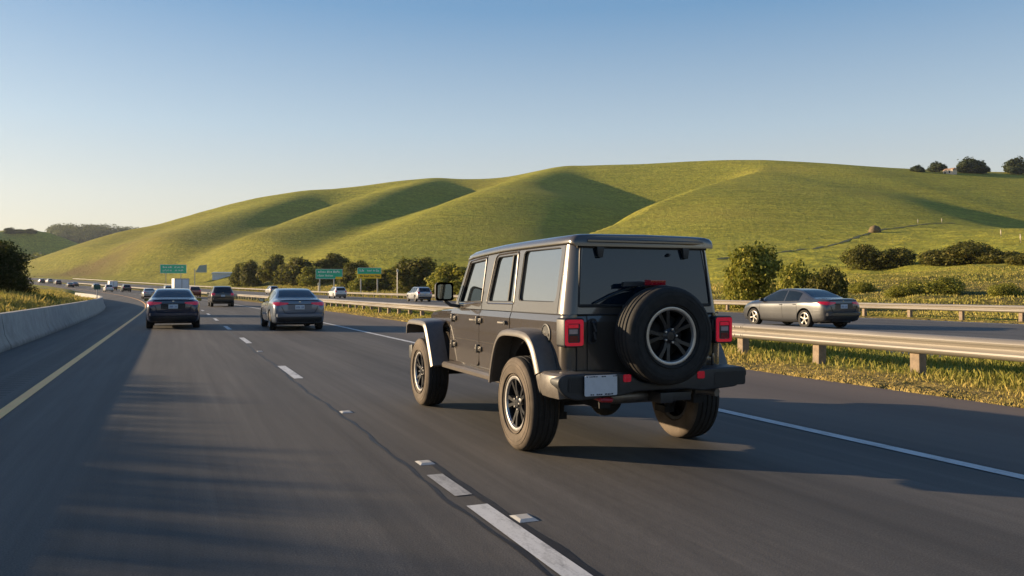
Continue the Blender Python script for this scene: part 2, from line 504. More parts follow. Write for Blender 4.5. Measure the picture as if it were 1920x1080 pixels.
# ------------------------------------------------------------------ carriageways
def asphalt_mat(name, base_c, warm_c, seam=None, rumble=None, edges=()):
    m, nt, b = new_mat(name)
    o = objco(nt)
    sx = nt.nodes.new('ShaderNodeSeparateXYZ'); nt.links.new(o, sx.inputs[0])
    X, Y = sx.outputs[0], sx.outputs[1]
    grain = noise(nt, o, 95, 3, 0.7)
    grit = noise(nt, mapping(nt, o, (1, 0.22, 1)), 34, 4, 0.7)
    streak = noise(nt, mapping(nt, o, (5.0, 0.12, 1)), 1.0, 5, 0.62)
    patch = noise(nt, mapping(nt, o, (1, 0.35, 1)), 0.35, 4, 0.6)
    c = mixc(nt, ramp(nt, patch, [(0.35, 0.0), (0.7, 1.0)]), base_c, warm_c)
    c = mixc(nt, 0.95, c, ramp(nt, grain, [(0.3, 0.22), (0.5, 0.5), (0.72, 0.86)]), 'OVERLAY')
    spots = noise(nt, o, 2.6, 6, 0.8)
    c = mixc(nt, ramp(nt, spots, [(0.66, 0.0), (0.78, 0.5)]), c, (0.022, 0.022, 0.023))
    c = mixc(nt, ramp(nt, noise(nt, mapping(nt, o, (0.6, 0.05, 1), (7, 3, 0)), 1.0, 4, 0.6), [(0.45, 0.0), (0.70, 0.45)]), c, tuple(v*1.5 for v in warm_c))
    c = mixc(nt, 0.55, c, ramp(nt, grit, [(0.3, 0.38), (0.7, 0.62)]), 'OVERLAY')
    c = mixc(nt, 0.9, c, ramp(nt, streak, [(0.3, 0.35), (0.7, 0.64)]), 'OVERLAY')
    if rumble is not None:      # dusty, paler shoulder outside the right edge line
        sh = ramp(nt, math_(nt, 'ADD', math_(nt, 'DIVIDE', math_(nt, 'SUBTRACT', X, 5.9), 3.4), math_(nt, 'MULTIPLY', math_(nt, 'SUBTRACT', patch, 0.5), 0.35)), [(0.0, 0.0), (0.12, 0.45), (0.9, 1.0)])
        c = mixc(nt, sh, c, mixc(nt, 0.5, (0.118, 0.092, 0.074), ramp(nt, grit, [(0.3, 0.42), (0.7, 0.58)]), 'OVERLAY'))
    # lighter worn wheel tracks, darker oil line between them
    if seam is not None:
        lane = math_(nt, 'PINGPONG', math_(nt, 'SUBTRACT', X, seam), 2.015)   # 0 at the joint .. 2 mid-lane
        oil = ramp(nt, math_(nt, 'DIVIDE', lane, 2.015), [(0.0, 0.49), (0.28, 0.51), (0.50, 0.58), (0.74, 0.50), (1.0, 0.41)])
        c = mixc(nt, 0.9, c, oil, 'OVERLAY')
    if rumble is not None:
        x0, x1, pitch = rumble
        inx = math_(nt, 'MULTIPLY', math_(nt, 'GREATER_THAN', X, x0), math_(nt, 'LESS_THAN', X, x1))
        w = math_(nt, 'SINE', math_(nt, 'MULTIPLY', Y, 2*math.pi/pitch))
        g = math_(nt, 'MULTIPLY', inx, math_(nt, 'GREATER_THAN', w, 0.1))
        c = mixc(nt, math_(nt, 'MULTIPLY', g, 0.55), c, (0.012, 0.013, 0.014))
    nt.links.new(c, b.inputs['Base Color'])
    nt.links.new(math_(nt, 'MULTIPLY_ADD', grit, 0.25, 0.60), b.inputs['Roughness'])
    b.inputs['Specular IOR Level'].default_value = 0.35
    h = math_(nt, 'ADD', grain, math_(nt, 'MULTIPLY', grit, 0.6))
    bump(nt, b, h, 0.35, 0.006)
    return m
ASPH = asphalt_mat('asphalt_main', (0.055, 0.052, 0.049), (0.076, 0.069, 0.061), 1.82, (-2.45, -2.05, 0.30))
ASPH2 = asphalt_mat('asphalt_far', (0.072, 0.068, 0.064), (0.095, 0.088, 0.080), 25.7)

def strip(name, y0, y1, u0, u1, z, mat, step=1.0, du=None, attrs=None):
    """sheet following the road between two offsets (numbers or functions of Y)"""
    ys = np.linspace(y0, y1, max(2, int(round((y1-y0)/step))+1))
    g = lambda q: q(ys) if callable(q) else np.full_like(ys, q)
    a, b = g(u0), g(u1); nu = 2 if du is None else max(2, int(np.ceil((b-a).max()/du))+1)
    t = np.linspace(0, 1, nu)
    U = a[:, None] + (b-a)[:, None]*t[None]
    X = U + croad(ys)[:, None]; Y = np.repeat(ys[:, None], nu, 1); Z = np.repeat((zroad(ys)+z)[:, None], nu, 1)
    idx = np.arange(len(ys)*nu).reshape(len(ys), nu)
    Fc = np.stack([idx[:-1, :-1], idx[:-1, 1:], idx[1:, 1:], idx[1:, :-1]], -1).reshape(-1, 4)
    return np_mesh(name, np.stack([X, Y, Z], -1).reshape(-1, 3), Fc, mat)
edge_r = lambda ys: 9.32 + 0.07*np.sin(ys*0.9)+0.05*np.sin(ys*2.3+1) + 2.0*sst(85, 110, ys)*0
tag(strip('road', -25, 640, lambda ys: bar_off(ys)-0.32, edge_r, 0.0, ASPH, 2.0, 2.0), kind='structure')
tag(strip('road_far_carriageway', -30, 640, lambda ys: 14.5+0.06*np.sin(ys*0.8), lambda ys: 32.0+0.08*np.sin(ys*0.7), 0.0, ASPH2, 2.0, 3.0), kind='structure')

# ------------------------------------------------------------------ painted markings
def marking_mat(name, col, wear=0.5, dirt=(0.10, 0.10, 0.10)):
    m, nt, b = new_mat(name)
    o = objco(nt)
    f = noise(nt, mapping(nt, o, (1, 0.25, 1)), 11, 6, 0.75)
    g = noise(nt, o, 70, 3, 0.7)
    s = math_(nt, 'ADD', math_(nt, 'MULTIPLY', f, 0.7), math_(nt, 'MULTIPLY', g, 0.3))
    c = mixc(nt, ramp(nt, s, [(0.60-0.12*wear, 0.0), (0.75-0.05*wear, 0.85)]), col, dirt)
    c = mixc(nt, 0.5, c, ramp(nt, noise(nt, o, 1.5, 4), [(0.3, 0.42), (0.7, 0.58)]), 'OVERLAY')
    nt.links.new(c, b.inputs['Base Color']); b.inputs['Roughness'].default_value = 0.6
    bump(nt, b, g, 0.25, 0.004)
    return m
WHITE = marking_mat('white_road_paint', (0.56, 0.56, 0.545), 0.95)
WORN = marking_mat('worn_white_paint', (0.45, 0.45, 0.44), 1.6)
YELLOW = marking_mat('yellow_road_paint', (0.98, 0.50, 0.15), 0.05)
TAR = simple('tar_seal', (0.011, 0.011, 0.012), 0.55, 0, 0.3, 12, bmp=0.2)
YL = -1.80
tag(strip('yellow_edge_line_marking', -15, 420, YL-0.068, YL+0.068, 0.006, YELLOW, 2.0), kind='structure')
tag(strip('white_edge_line_marking', -15, 420, 5.78, 5.92, 0.006, WHITE, 2.0), kind='structure')
def join(name, obs):
    V = []; Fc = []; o = 0; mt = obs[0].data.materials[0]
    for ob in obs:
        me = ob.data; v = np.empty(len(me.vertices)*3, np.float32); me.vertices.foreach_get('co', v); v = v.reshape(-1, 3)
        f = np.empty(len(me.loops), np.int32); me.loops.foreach_get('vertex_index', f)
        V.append(v); Fc.append(f.reshape(-1, 4)+o); o += len(v)
    for ob in obs: bpy.data.objects.remove(ob)
    return np_mesh(name, np.concatenate(V), np.concatenate(Fc), mt)
dash = [strip('d', y, y+l, 1.82-0.072, 1.82+0.072, 0.005, WHITE, 0.5) for y, l in ((1.2, 3.85), (13.3, 2.3), (22.5, 2.7))]
dash += [strip('d', y, y+3.0, 1.82-0.072, 1.82+0.072, 0.005, WHITE, 1.0) for y in np.arange(30.5, 330, 9.0)]
tag(join('lane_dash_marking', dash), kind='structure')
tag(strip('worn_dash_marking', 5.32, 6.0, 1.76, 1.885, 0.005, WORN, 0.2), kind='structure')
dash = [strip('d', y, y+3.0, 25.63, 25.77, 0.006, WORN, 1.0) for y in np.arange(3, 300, 12.0)]
dash += [strip('d', y, y+3.0, 20.03, 20.17, 0.006, WORN, 1.0) for y in np.arange(7, 300, 12.0)]
tag(join('far_lane_dash_marking', dash), kind='structure')
tag(strip('far_edge_line_marking', 0, 400, 31.1, 31.24, 0.006, WHITE, 2.0), kind='structure')
# tar-sealed joint wandering along the lane line, opening near the camera
wob = lambda ys: 0.022*np.sin(ys*0.9)+0.012*np.sin(ys*3.1+1)+0.008*np.sin(ys*8.1)
wid = lambda ys: 0.008+0.008*np.sin(ys*2.7)**2+0.006*np.sin(ys*6.1+2)**2
tag(strip('tar_seam', 3.0, 60, lambda ys: 1.715+wob(ys)-wid(ys), lambda ys: 1.715+wob(ys)+wid(ys), 0.002, TAR, 0.12), kind='structure')
tag(strip('tar_seam_beside_dash', 1.5, 6.4, lambda ys: 1.915+0.3*wob(ys)-wid(ys), lambda ys: 1.925+0.3*wob(ys)+1.5*wid(ys), 0.0025, TAR, 0.12), kind='structure')
# raised lane markers
MK = simple('marker_white', (0.42, 0.41, 0.38), 0.5, 0, 0.1, 25)
mb = MB()
mb.rings([[(-.055, -.055, 0), (.055, -.055, 0), (.055, .055, 0), (-.055, .055, 0)], [(-.035, -.03, .018), (.035, -.03, .018), (.035, .03, .018), (-.035, .03, .018)]])
mk0 = None
for px, py, lab in ((982, 972, 'square white raised lane marker nearest the bottom edge, beside the long dash'), (649, 773, 'small white raised lane marker on the seam left of the big car'), (487, 659, 'small white raised lane marker between two lane dashes farther up the seam'), (797, 868, 'scuffed raised lane marker just beyond the worn dash')):
    d = F*H/(py-HOR); X, Y = c2w((px-960)/F*d, d)
    if mk0 is None:
        o = mk0 = mb.build('lane_marker', MK)
    else:
        o = mk0.copy(); COL.objects.link(o)
    o.location = (X, Y, 0.002); o.scale = (1.15, 1.6, .6)
    tag(o, lab, 'lane marker', 'raised lane markers')
# ------------------------------------------------------------------ concrete median barrier
def concrete_mat():
    m, nt, b = new_mat('barrier_concrete')
    o = objco(nt); sx = nt.nodes.new('ShaderNodeSeparateXYZ'); nt.links.new(o, sx.inputs[0])
    f = noise(nt, o, 2.2, 6, 0.65); g = noise(nt, o, 40, 4, 0.7)
    st = noise(nt, mapping(nt, o, (3.5, 3.5, 0.25)), 1.6, 5, 0.6)
    c = ramp(nt, f, [(0.3, (0.27, 0.26, 0.24)), (0.7, (0.40, 0.385, 0.36))])
    c = mixc(nt, 0.28, c, ramp(nt, st, [(0.32, 0.34), (0.68, 0.60)]), 'OVERLAY')
    c = mixc(nt, 0.5, c, ramp(nt, g, [(0.3, 0.38), (0.7, 0.6)]), 'OVERLAY')
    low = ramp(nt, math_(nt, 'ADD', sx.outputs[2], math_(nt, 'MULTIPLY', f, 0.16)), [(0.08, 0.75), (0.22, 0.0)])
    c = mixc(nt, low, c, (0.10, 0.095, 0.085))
    nt.links.new(c, b.inputs['Base Color']); b.inputs['Roughness'].default_value = 0.85
    bump(nt, b, math_(nt, 'ADD', g, f), 0.4, 0.012)
    return m
CONC = concrete_mat()
def build_barrier():
    joints = [22.5+k*12.2 - 36.6 for k in range(14)]
    joints = [j for j in joints] + [29.6, 47.7]
    joints = sorted(j for j in joints if not (abs(j-29.6) < 7 or abs(j-47.7) < 7) or j in (29.6, 47.7))
    prof = [(.30, -.05), (.30, .075), (.175, .33), (.105, .80), (.085, .83), (-.085, .83), (-.105, .80), (-.175, .33), (-.30, .075), (-.30, -.05)]
    ys = set(np.arange(-12, 130.1, 1.0)); 
    for j in joints: ys |= {j-.06, j-.035, j+.035, j+.06}
    ys = sorted(y for y in ys if y <= 130)
    mb = MB(); rs = []
    for y in ys:
        k = 0.55 if any(abs(y-j) <= .036 for j in joints) else 1.0
        X = float(bar_off(y)+croad(y)); Z = float(zroad(y))
        slope = float(bar_off(y+1)+croad(y+1)-bar_off(y-1)-croad(y-1))/2; l = math.hypot(1, slope)
        rs.append([(X+a*k/l, y-slope*a*k/l, Z+(b if b < .1 else .83-(.83-b)*1-(1-k)*.12*(b > .79))) for a, b in prof])
    mb.rings(rs, 0, True)
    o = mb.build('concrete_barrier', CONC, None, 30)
    tag(o, 'long grey concrete barrier wall curving along the left shoulder', 'barrier')
build_barrier()

# ------------------------------------------------------------------ steel guardrails on timber posts
def rail_mat():
    m, nt, b = new_mat('galvanised_rail')
    o = objco(nt)
    f = noise(nt, mapping(nt, o, (1, 0.15, 4)), 2.0, 5, 0.65); g = noise(nt, o, 30, 4, 0.7)
    c = ramp(nt, f, [(0.3, (0.20, 0.18, 0.155)), (0.7, (0.31, 0.285, 0.25))])
    c = mixc(nt, ramp(nt, g, [(0.62, 0.0), (0.80, 0.6)]), c, (0.15, 0.11, 0.075))
    nt.links.new(c, b.inputs['Base Color']); b.inputs['Metallic'].default_value = 0.25
    nt.links.new(math_(nt, 'MULTIPLY_ADD', f, 0.2, 0.38), b.inputs['Roughness'])
    bump(nt, b, g, 0.1, 0.004)
    return m
RAILM = rail_mat()
POSTM = simple('weathered_timber', (0.24, 0.18, 0.125), 0.85, 0, 0.3, 9, bmp=0.4)
WPROF = [(0.0, -.155), (.022, -.150), (.075, -.110), (.083, -.085), (.075, -.060), (.012, -.018), (.004, 0), (.012, .018), (.075, .060), (.083, .085), (.075, .110), (.022, .150), (0.0, .155)]
WPROF = [(a*1.25, b) for a, b in WPROF]
def guardrail(off, y0, y1, spacing, lab, ztop=0.70, wob=0.0):
    offf = (lambda y: off) if not callable(off) else off
    root = empty('guardrail', (0, 0, 0)); tag(root, lab, 'guardrail')
    zc = ztop-.155
    mb = MB(); rs = []; rs2 = []
    for y in np.arange(y0, y1+.1, 1.9):
        w = wob*math.sin(y*.37)+wob*.6*math.sin(y*1.1+2)
        X = float(offf(y)+croad(y)); Z = float(zroad(y))
        rs.append([(X-.13-a, y, Z+zc+b+w) for a, b in WPROF]+[(X-.124-a, y, Z+zc+b+w) for a, b in reversed(WPROF)])
    mb.rings(rs, 0, True)
    mb.build('rail_beam', RAILM, root, 40)
    # lap splices every two panels
    for y in np.arange(y0+2, min(y1, 90), 7.6):
        X = float(offf(y)+croad(y)); Z = float(zroad(y)); w = wob*math.sin(y*.37); sp = MB()
        sp.rings([[(X-.1345-a, yy, Z+zc+b*1.005+w) for a, b in WPROF]+[(X-.1295-a, yy, Z+zc+b*1.005+w) for a, b in reversed(WPROF)] for yy in (y-.16, y+.16)])
        for yy in (y-.10, y+.10):
            for b in (-.085, .085): sp.lathe([(0, .012), (.016, .010), (.018, 0)], 8, 0, Matrix.Translation((X-.1345-.104, yy, Z+zc+b+w)) @ Matrix.Rotation(math.pi, 4, 'Z'))
        sp.build('rail_splice', RAILM, root, 40)
    def postmesh(ys, name):
        p = MB()
        for y in ys:
            X = float(offf(y)+croad(y)); Z = float(zroad(y)); w = random.uniform(-.012, .012)
            p.box((X-.085, y-.085, Z-.25), (X+.085, y+.085, Z+ztop+.015+w)) if len(ys) > 1 else None
        return p
    first = None; ys = list(np.arange(y0+.9, y1, spacing)); n = 0
    for y in ys:
        if n >= 95: break
        X = float(offf(y)+croad(y)); Z = float(zroad(y))
        if first is None:
            p = MB(); p.box((-.085, -.085, -.3), (.085, .085, ztop-.012)); p.box((-.128, -.08, ztop-.30), (-.083, .08, ztop-.02))
            first = p.build('rail_post', POSTM, root, 30, .008); o = first
        else:
            o = first.copy(); COL.objects.link(o); o.parent = root
        o.location = (X, y, Z); o.rotation_euler = (random.uniform(-.02, .02), random.uniform(-.02, .02), random.uniform(-.08, .08)); n += 1
    if n < len(ys):
        p = postmesh(ys[n:], 'rail_post')
        po = p.build('far_rail_posts', POSTM, root, 0); po['kind'] = 'stuff'
    return root
guardrail(11.05, 4.5, 330, 2.2, 'near steel guardrail on timber posts in the grass strip right of the big dark car')
guardrail(33.6, 12, 420, 2.9, 'far steel guardrail on the outer edge of the second carriageway, below the hills', 0.72)
# ------------------------------------------------------------------ the boxy off-road car
def build_offroader():
    P1 = paint('granite_paint', (0.080, 0.068, 0.058), 0.24, 0.22)
    root = empty('off_road_car', (0, 0, 0))
    tag(root, 'boxy dark grey off-road car with a spare wheel on its tailgate', 'off-road car')
    G, K, FL = M['glass'], M['plastic'], M['flare']
    def xs(z): return 0.775 if z <= 1.135 else (0.775-(z-1.135)*0.33 if z <= 1.195 else 0.755-(z-1.195)*0.145)
    def yr(z): return -0.66 if z <= 1.195 else -0.66+(z-1.195)*0.10
    body = MB()      # painted tub
    for s in (-1, 1):
        fn = lambda y, z, s=s: (s*xs(z), y, z)
        low = lambda y, z, s=s: (s*0.762, y, z)
        arc = [(0.55*math.cos(t), 0.41+0.55*math.sin(t)) for t in np.linspace(R(20), R(158), 18)]
        side = [(-0.56, 0.62), (-0.56, 1.135), (0.505, 1.135), (0.505, 0.60)] 
        outer = [(2.34, 0.60), (0.53, 0.60)] + arc + [(-0.56, 0.615), (-0.56, 1.135), (2.30, 1.135)]
        body.fill(outer, [], low, 0.03, 0, 0, (-s, 0, 0))
        # quarter panel skin behind the rear door, proud like the doors
        arcq = [(0.55*math.cos(t), 0.41+0.55*math.sin(t)) for t in np.linspace(R(68), R(158), 12)]
        q = [(0.495, 1.135), (0.495, 0.90), (0.30, 0.90)] + arcq + [(-0.56, 0.615), (-0.56, 1.135)]
        body.fill(q, [], fn, 0.012, 0, 0, (-s, 0, 0))
        body.add([fn(0.495, 1.135), fn(-0.56, 1.135), fn(-0.56, 1.195), fn(0.495, 1.195)], [(0, 1, 2, 3)])
        # hinge pillar / cowl side
        c = [(2.145, 0.60), (2.33, 0.60), (2.28, 1.135), (2.145, 1.135)]
        body.fill(c, [], fn, 0.012, 0, 0, (-s, 0, 0))
        body.add([fn(2.145, 1.135), fn(2.28, 1.135), fn(2.24, 1.195), fn(2.145, 1.195)], [(0, 1, 2, 3)])
        # shelf under the glass line
        body.add([(s*0.757, -0.56, 1.193), (s*0.757, 2.24, 1.193), (s*0.6, 2.24, 1.193), (s*0.6, -0.56, 1.193)], [(0, 1, 2, 3)])
        # rounded rear corner, tub
        lv = [(0.615, 0.775), (1.135, 0.775), (1.195, 0.755)]
        body.grid([[(s*(x-0.10+0.10*math.cos(t)), -0.56-0.10*math.sin(t), z) for t in np.linspace(0, R(90), 9)] for z, x in lv])
        # bonnet side (under hood line)
        body.add([(s*0.70, 2.28, 0.62), (s*0.70, 2.28, 1.15), (s*0.60, 3.62, 1.08), (s*0.60, 3.62, 0.62)], [(0, 1, 2, 3)])
        body.add([(s*0.775, 2.27, 0.60), (s*0.775, 2.27, 1.135), (s*0.69, 2.30, 1.15), (s*0.69, 2.30, 0.60)], [(0, 1, 2, 3)])
    # rear tub face
    body.fill([(-0.677, 0.615), (0.677, 0.615), (0.677, 1.135), (-0.677, 1.135)], [], lambda x, z: (x, -0.658, z), 0.02, 0, 0, (0, 1, 0))
    body.add([(-0.677, -0.66, 1.135), (0.677, -0.66, 1.135), (0.655, -0.645, 1.195), (-0.655, -0.645, 1.195)], [(0, 1, 2, 3)])
    body.box((-0.70, 2.02, 0.62), (0.70, 2.12, 1.19))
    bo = body.build('body', P1, root, 40)
    # doors
    def door(name, poly, rads, y0, y1, label=None, s=-1):
        fn = lambda y, z: (s*(xs(z)+0.004), y, z)
        mb = MB()
        pts = rpoly(poly, rads, 4)
        mb.fill(pts, [], fn, 0.016, 0, 0, (-s, 0, 0))
        mb.add([fn(y0, 1.135), fn(y1, 1.135), fn(y1, 1.190), fn(y0, 1.190)], [(0, 1, 2, 3)])
        mb.add([fn(y0, 1.19), fn(y1, 1.19), (s*0.70, y1, 1.192), (s*0.70, y0, 1.192)], [(0, 1, 2, 3)])
        for yy in (y0, y1):
            mb.add([fn(yy, 1.135), fn(yy, 1.19), (s*0.74, yy, 1.19), (s*0.74, yy, 1.135)], [(0, 1, 2, 3)])
        d = mb.build(name, P1, root, 30)
        return d
    doors = {}
    for s in (-1, 1):
        doors[s, 0] = door('front_door', [(2.135, 1.135), (1.335, 1.135), (1.335, 0.612), (2.135, 0.612)], [0, 0, .10, .05], 1.335, 2.135, s=s)
        doors[s, 1] = door('rear_door', [(1.325, 1.135), (0.503, 1.135), (0.503, 0.93), (0.585, 0.72), (0.63, 0.612), (1.325, 0.612)], [0, 0, .05, .08, .03, .10], 0.503, 1.325, s=s)
    # hard top sides with three windows each
    top = MB()
    wins = []
    for s in (-1, 1):
        fn = lambda y, z, s=s: (s*xs(z), y, z)
        A = rrect(-0.425, 1.295, 0.385, 1.757, 0.055)
        B = rpoly([(0.505, 1.285), (0.535, 1.735), (1.06, 1.725), (1.165, 1.28)], [.02, .03, .07, .04])
        C = rpoly([(1.375, 1.280), (1.375, 1.715), (1.835, 1.690), (2.045, 1.262)], [.02, .03, .04, .02])
        top.fill([(-0.49, 1.197), (-0.49, 1.795), (1.90, 1.75), (2.195, 1.197)], [A, B, C], fn, 0.03, 0.032, 0, (-s, 0, 0))
        wins += [(s, A, 'rear'), (s, B, 'mid'), (s, C, 'front')]
        lv = [(1.197, 0.7547, 0.0), (1.5, xs(1.5), 0.0), (1.76, xs(1.76), 0.0), (1.797, xs(1.797), 0.0)]
        top.grid([[(s*(x-0.10+0.10*math.cos(t)), -0.49+(yr(z)+0.49)*math.sin(t), z) for t in np.linspace(0, R(90), 9)] for z, x, _ in lv])
    rearpt = lambda x, z: (x, yr(z), z)
    wr = rpoly([(-0.640, 1.262), (0.640, 1.262), (0.600, 1.765), (-0.600, 1.765)], [.015, .015, .05, .05])
    top.fill([(-0.656, 1.197), (0.656, 1.197), (0.569, 1.797), (-0.569, 1.797)], [wr], rearpt, 0.02, 0.014, 0, (0, 1, 0))
    # front windscreen frame
    scr = lambda x, t: (x, 2.20-0.31*t, 1.197+0.56*t)
    top.fill([(-.755, 0), (.755, 0), (.675, 1), (-.675, 1)], [[(-.66, .08), (.66, .08), (.60, .9), (-.60, .9)]], scr, 0.02, 0.02, 0, (0, -1, 0))
    tp = top.build('hard_top', P1, root, 40)
    # roof slab
    rf = MB()
    sec = [(-.692, 1.778), (-.694, 1.800), (-.682, 1.826), (-.655, 1.846), (-.60, 1.856), (-.45, 1.861), (0, 1.866), (.45, 1.861), (.60, 1.856), (.655, 1.846), (.682, 1.826), (.694, 1.800), (.692, 1.778)]
    rs = []
    for y, dz, sc in ((-0.645, -0.022, .965), (-0.625, -0.006, .985), (-0.58, 0, 1), (-.2, .002, 1), (.4, 0, 1), (.9, -.006, 1), (1.4, -.024, 1), (1.75, -.042, 1), (1.90, -.060, .99), (1.95, -.082, .98)):
        rs.append([(x*sc, y, z+dz) for x, z in sec])
    rf.rings(rs, 0, True)
    rf.build('roof', P1, root, 50)
    gs = MB()       # shut lines, drip rails, seams in the top
    for s in (-1, 1):
        for a, b in (((-0.50, 1.779), (1.33, 1.772)), ((1.33, 1.772), (1.89, 1.748))):
            gs.tube([(s*(xs(a[1])+0.004), a[0], a[1]), (s*(xs(b[1])+0.004), b[0], b[1])], 0.008, 6)
        for y, z0, z1 in ((0.500, 1.20, 1.775), (1.330, 1.20, 1.77), (0.45, 1.20, 1.777)):
            if y == 0.45: continue
            gs.tube([(s*(xs(z0)-0.001), y, z0), (s*(xs(z1)-0.001), y-0.0, z1)], 0.0045, 5)
        gs.tube([(s*0.757, -0.60, 1.196), (s*0.757, 0.5, 1.196)], 0.006, 6)
        gs.tube([(s*(0.658+0.004), -0.665, 0.64), (s*0.662, -0.665, 1.13)], 0.004, 5)
        # vertical seam where the top's side meets its rear corner
        gs.tube([(s*(xs(1.2)+0.0), -0.488, 1.2), (s*(xs(1.79)+0.0), -0.488, 1.785)], 0.0035, 5)
    gs.tube([(-0.66, -0.663, 1.197), (0.66, -0.663, 1.197)], 0.006, 6)
    gs.build('body_seams', M['gasket'], root)
    # rear drip spoiler lip
    lp = MB()
    lp.rings([[(x, -0.60, 1.800), (x, -0.665, 1.792), (x, -0.665, 1.806), (x, -0.60, 1.838)] for x in (-0.56, -0.55, 0.55, 0.56)])
    lp.build('roof_lip', P1, root, 30)
    # glazing
    for s, poly, nm in wins:
        mb = MB()
        mb.fill(poly, [], lambda y, z: (s*(xs(z)-0.024), y, z), 0, 0)
        w = mb.build('side_window', G, root, 0)
        rb = MB()
        rb.loop_tube([(s*(xs(b)-0.012), a, b) for a, b in poly], 0.0085, 6)
        if nm == 'mid':
            rb.rings([[(s*(xs(z)-.026), 0.645, z), (s*(xs(z)-.008), 0.645, z), (s*(xs(z)-.008), 0.668, z), (s*(xs(z)-.026), 0.668, z)] for z in (1.285, 1.733)])
        rb.build('window_seal', M['gasket'], w)
        if nm != 'rear':
            fr = MB(); cy = sum(a for a, b in poly)/len(poly); cz = sum(b for a, b in poly)/len(poly)
            fr.loop_tube([(s*(xs(b)+0.0005), cy+(a-cy)*1.10, cz+(b-cz)*1.09) for a, b in poly], 0.008, 6)
            fr.build('window_frame', P1, w)
    mb = MB(); mb.fill(wr, [], lambda x, z: (x, yr(z)+0.006, z), 0, 0)
    rw = mb.build('rear_window', M['rearglass'], root, 0)
    rb = MB()
    rb.loop_tube([(a, yr(b)-0.001, b) for a, b in wr], 0.009, 6)
    rb.box((-0.63, yr(1.75)-0.004, 1.742), (0.63, yr(1.75)+0.004, 1.765))
    rb.box((-0.64, yr(1.27)-0.004, 1.262), (0.64, yr(1.27)+0.002, 1.281))
    rb.build('window_seal', M['gasket'], rw)
    for x in (-0.43, 0.40):
        hb = MB()
        hb.rings([[(x-.034, yr(1.80)-.035, 1.800), (x+.034, yr(1.80)-.035, 1.800), (x+.034, yr(1.80)-.004, 1.800), (x-.034, yr(1.80)-.004, 1.800)],
                  [(x-.032, yr(1.73)-.036, 1.735), (x+.032, yr(1.73)-.036, 1.735), (x+.032, yr(1.73)-.004, 1.735), (x-.032, yr(1.73)-.004, 1.735)],
                  [(x-.020, yr(1.66)-.026, 1.665), (x+.020, yr(1.66)-.026, 1.665), (x+.020, yr(1.66)-.002, 1.665), (x-.020, yr(1.66)-.002, 1.665)]])
        hb.build('glass_hinge', K, rw, 30, 0.004)
    nz = MB(); nz.lathe([(0, -.03), (.010, -.028), (.014, -.012), (.016, 0)], 10, 0, Matrix.Translation((0.235, yr(1.695), 1.695)), 'y')
    nz.build('washer_nozzle', K, rw)
    ww = MB(); ww.rings([[(x, -0.70, z), (x, -0.735, z-.004), (x, -0.735, z+.03), (x, -0.70, z+.034)] for x, z in ((-.27, 1.425), (-.255, 1.43), (-.08, 1.435), (-.06, 1.43))])
    ww.tube([(-.10, -.715, 1.44), (-.32, -.69, 1.37), (-.50, -.672, 1.29)], .009, 6)
    ww.build('rear_wiper', K, rw, 30)
    mb = MB(); mb.add([scr(-.65, .09), scr(.65, .09), scr(.595, .89), scr(-.595, .89)], [(0, 1, 2, 3)])
    ws = mb.build('windscreen', G, root, 0)
    ws.location = (0, -0.008, 0)
    # bonnet
    hd = MB()
    hs = []
    for y, w, z in ((2.22, .705, 1.188), (2.5, .69, 1.182), (3.0, .655, 1.165), (3.5, .61, 1.135), (3.64, .585, 1.10), (3.66, .57, 1.06)):
        hs.append([(-w, y, z-.06), (-w, y, z-.022), (-w+.03, y, z-.004), (-w*.6, y, z+.008), (0, y, z+.02), (w*.6, y, z+.008), (w-.03, y, z-.004), (w, y, z-.022), (w, y, z-.06)])
    hd.rings(hs, 0, True)
    hd.build('bonnet', P1, root, 40)
    gr = MB()
    gr.box((-.57, 3.60, .66), (.57, 3.67, 1.06))
    for k in range(7):
        x = -.21+.07*k; gr.box((x-.016, 3.668, .72), (x+.016, 3.674, 1.02), 1)
    gr.build('front_grille', [P1, M['black']], root, 30)
    for s in (-1, 1):
        h = MB(); h.lathe([(0, .02), (.085, .015), (.095, 0), (.10, -.03)], 24, 0, Matrix.Translation((s*.41, 3.68, .92)), 'y')
        h.build('headlight', M['clearlens'], root)
    fb = MB(); fb.rings([[(x, 3.72-abs(x)*.12, .50), (x, 3.90-abs(x)*.16, .52), (x, 3.90-abs(x)*.16, .68), (x, 3.72-abs(x)*.12, .70)] for x in (-.86, -.6, 0, .6, .86)])
    fb.build('front_bumper', K, root, 30, .012)
    # fender flares: sweep of a wide channel along the arch
    def flare(path, name, w_in, w_out, lip=0.07, mi=FL):
        for s in (-1, 1):
            mb = MB(); rs = []
            n = len(path)
            for i, (y, z) in enumerate(path):
                t = Vector((path[min(i+1, n-1)][0]-path[max(i-1, 0)][0], path[min(i+1, n-1)][1]-path[max(i-1, 0)][1])).normalized()
                nx, nz = t.y, -t.x            # normal in (y,z)
                if nz < 0 and abs(nz) > .2: nx, nz = -nx, -nz
                cy, cz = path[0][2] if len(path[0]) > 2 else CENT
                vy, vz = y-CENT[0], z-CENT[1]
                if nx*vy+nz*vz < 0: nx, nz = -nx, -nz
                o = lambda a: (y+nx*a, z+nz*a)
                p = []
                wi = w_in(i/(n-1)) if callable(w_in) else w_in
                for xx, a in ((wi, 0.0), (w_out-.055, -.008), (w_out-.018, -.018), (w_out, -.045), (w_out, -lip), (w_out-.02, -lip-.004), (w_out-.03, -.055), (wi, -.03)):
                    yy, zz = o(a); p.append((s*xx, yy, zz))
                rs.append(p)
            mb.rings(rs, 0, True)
            mb.build(name, mi, root, 35)
    global CENT
    CENT = (0.0, 0.50)
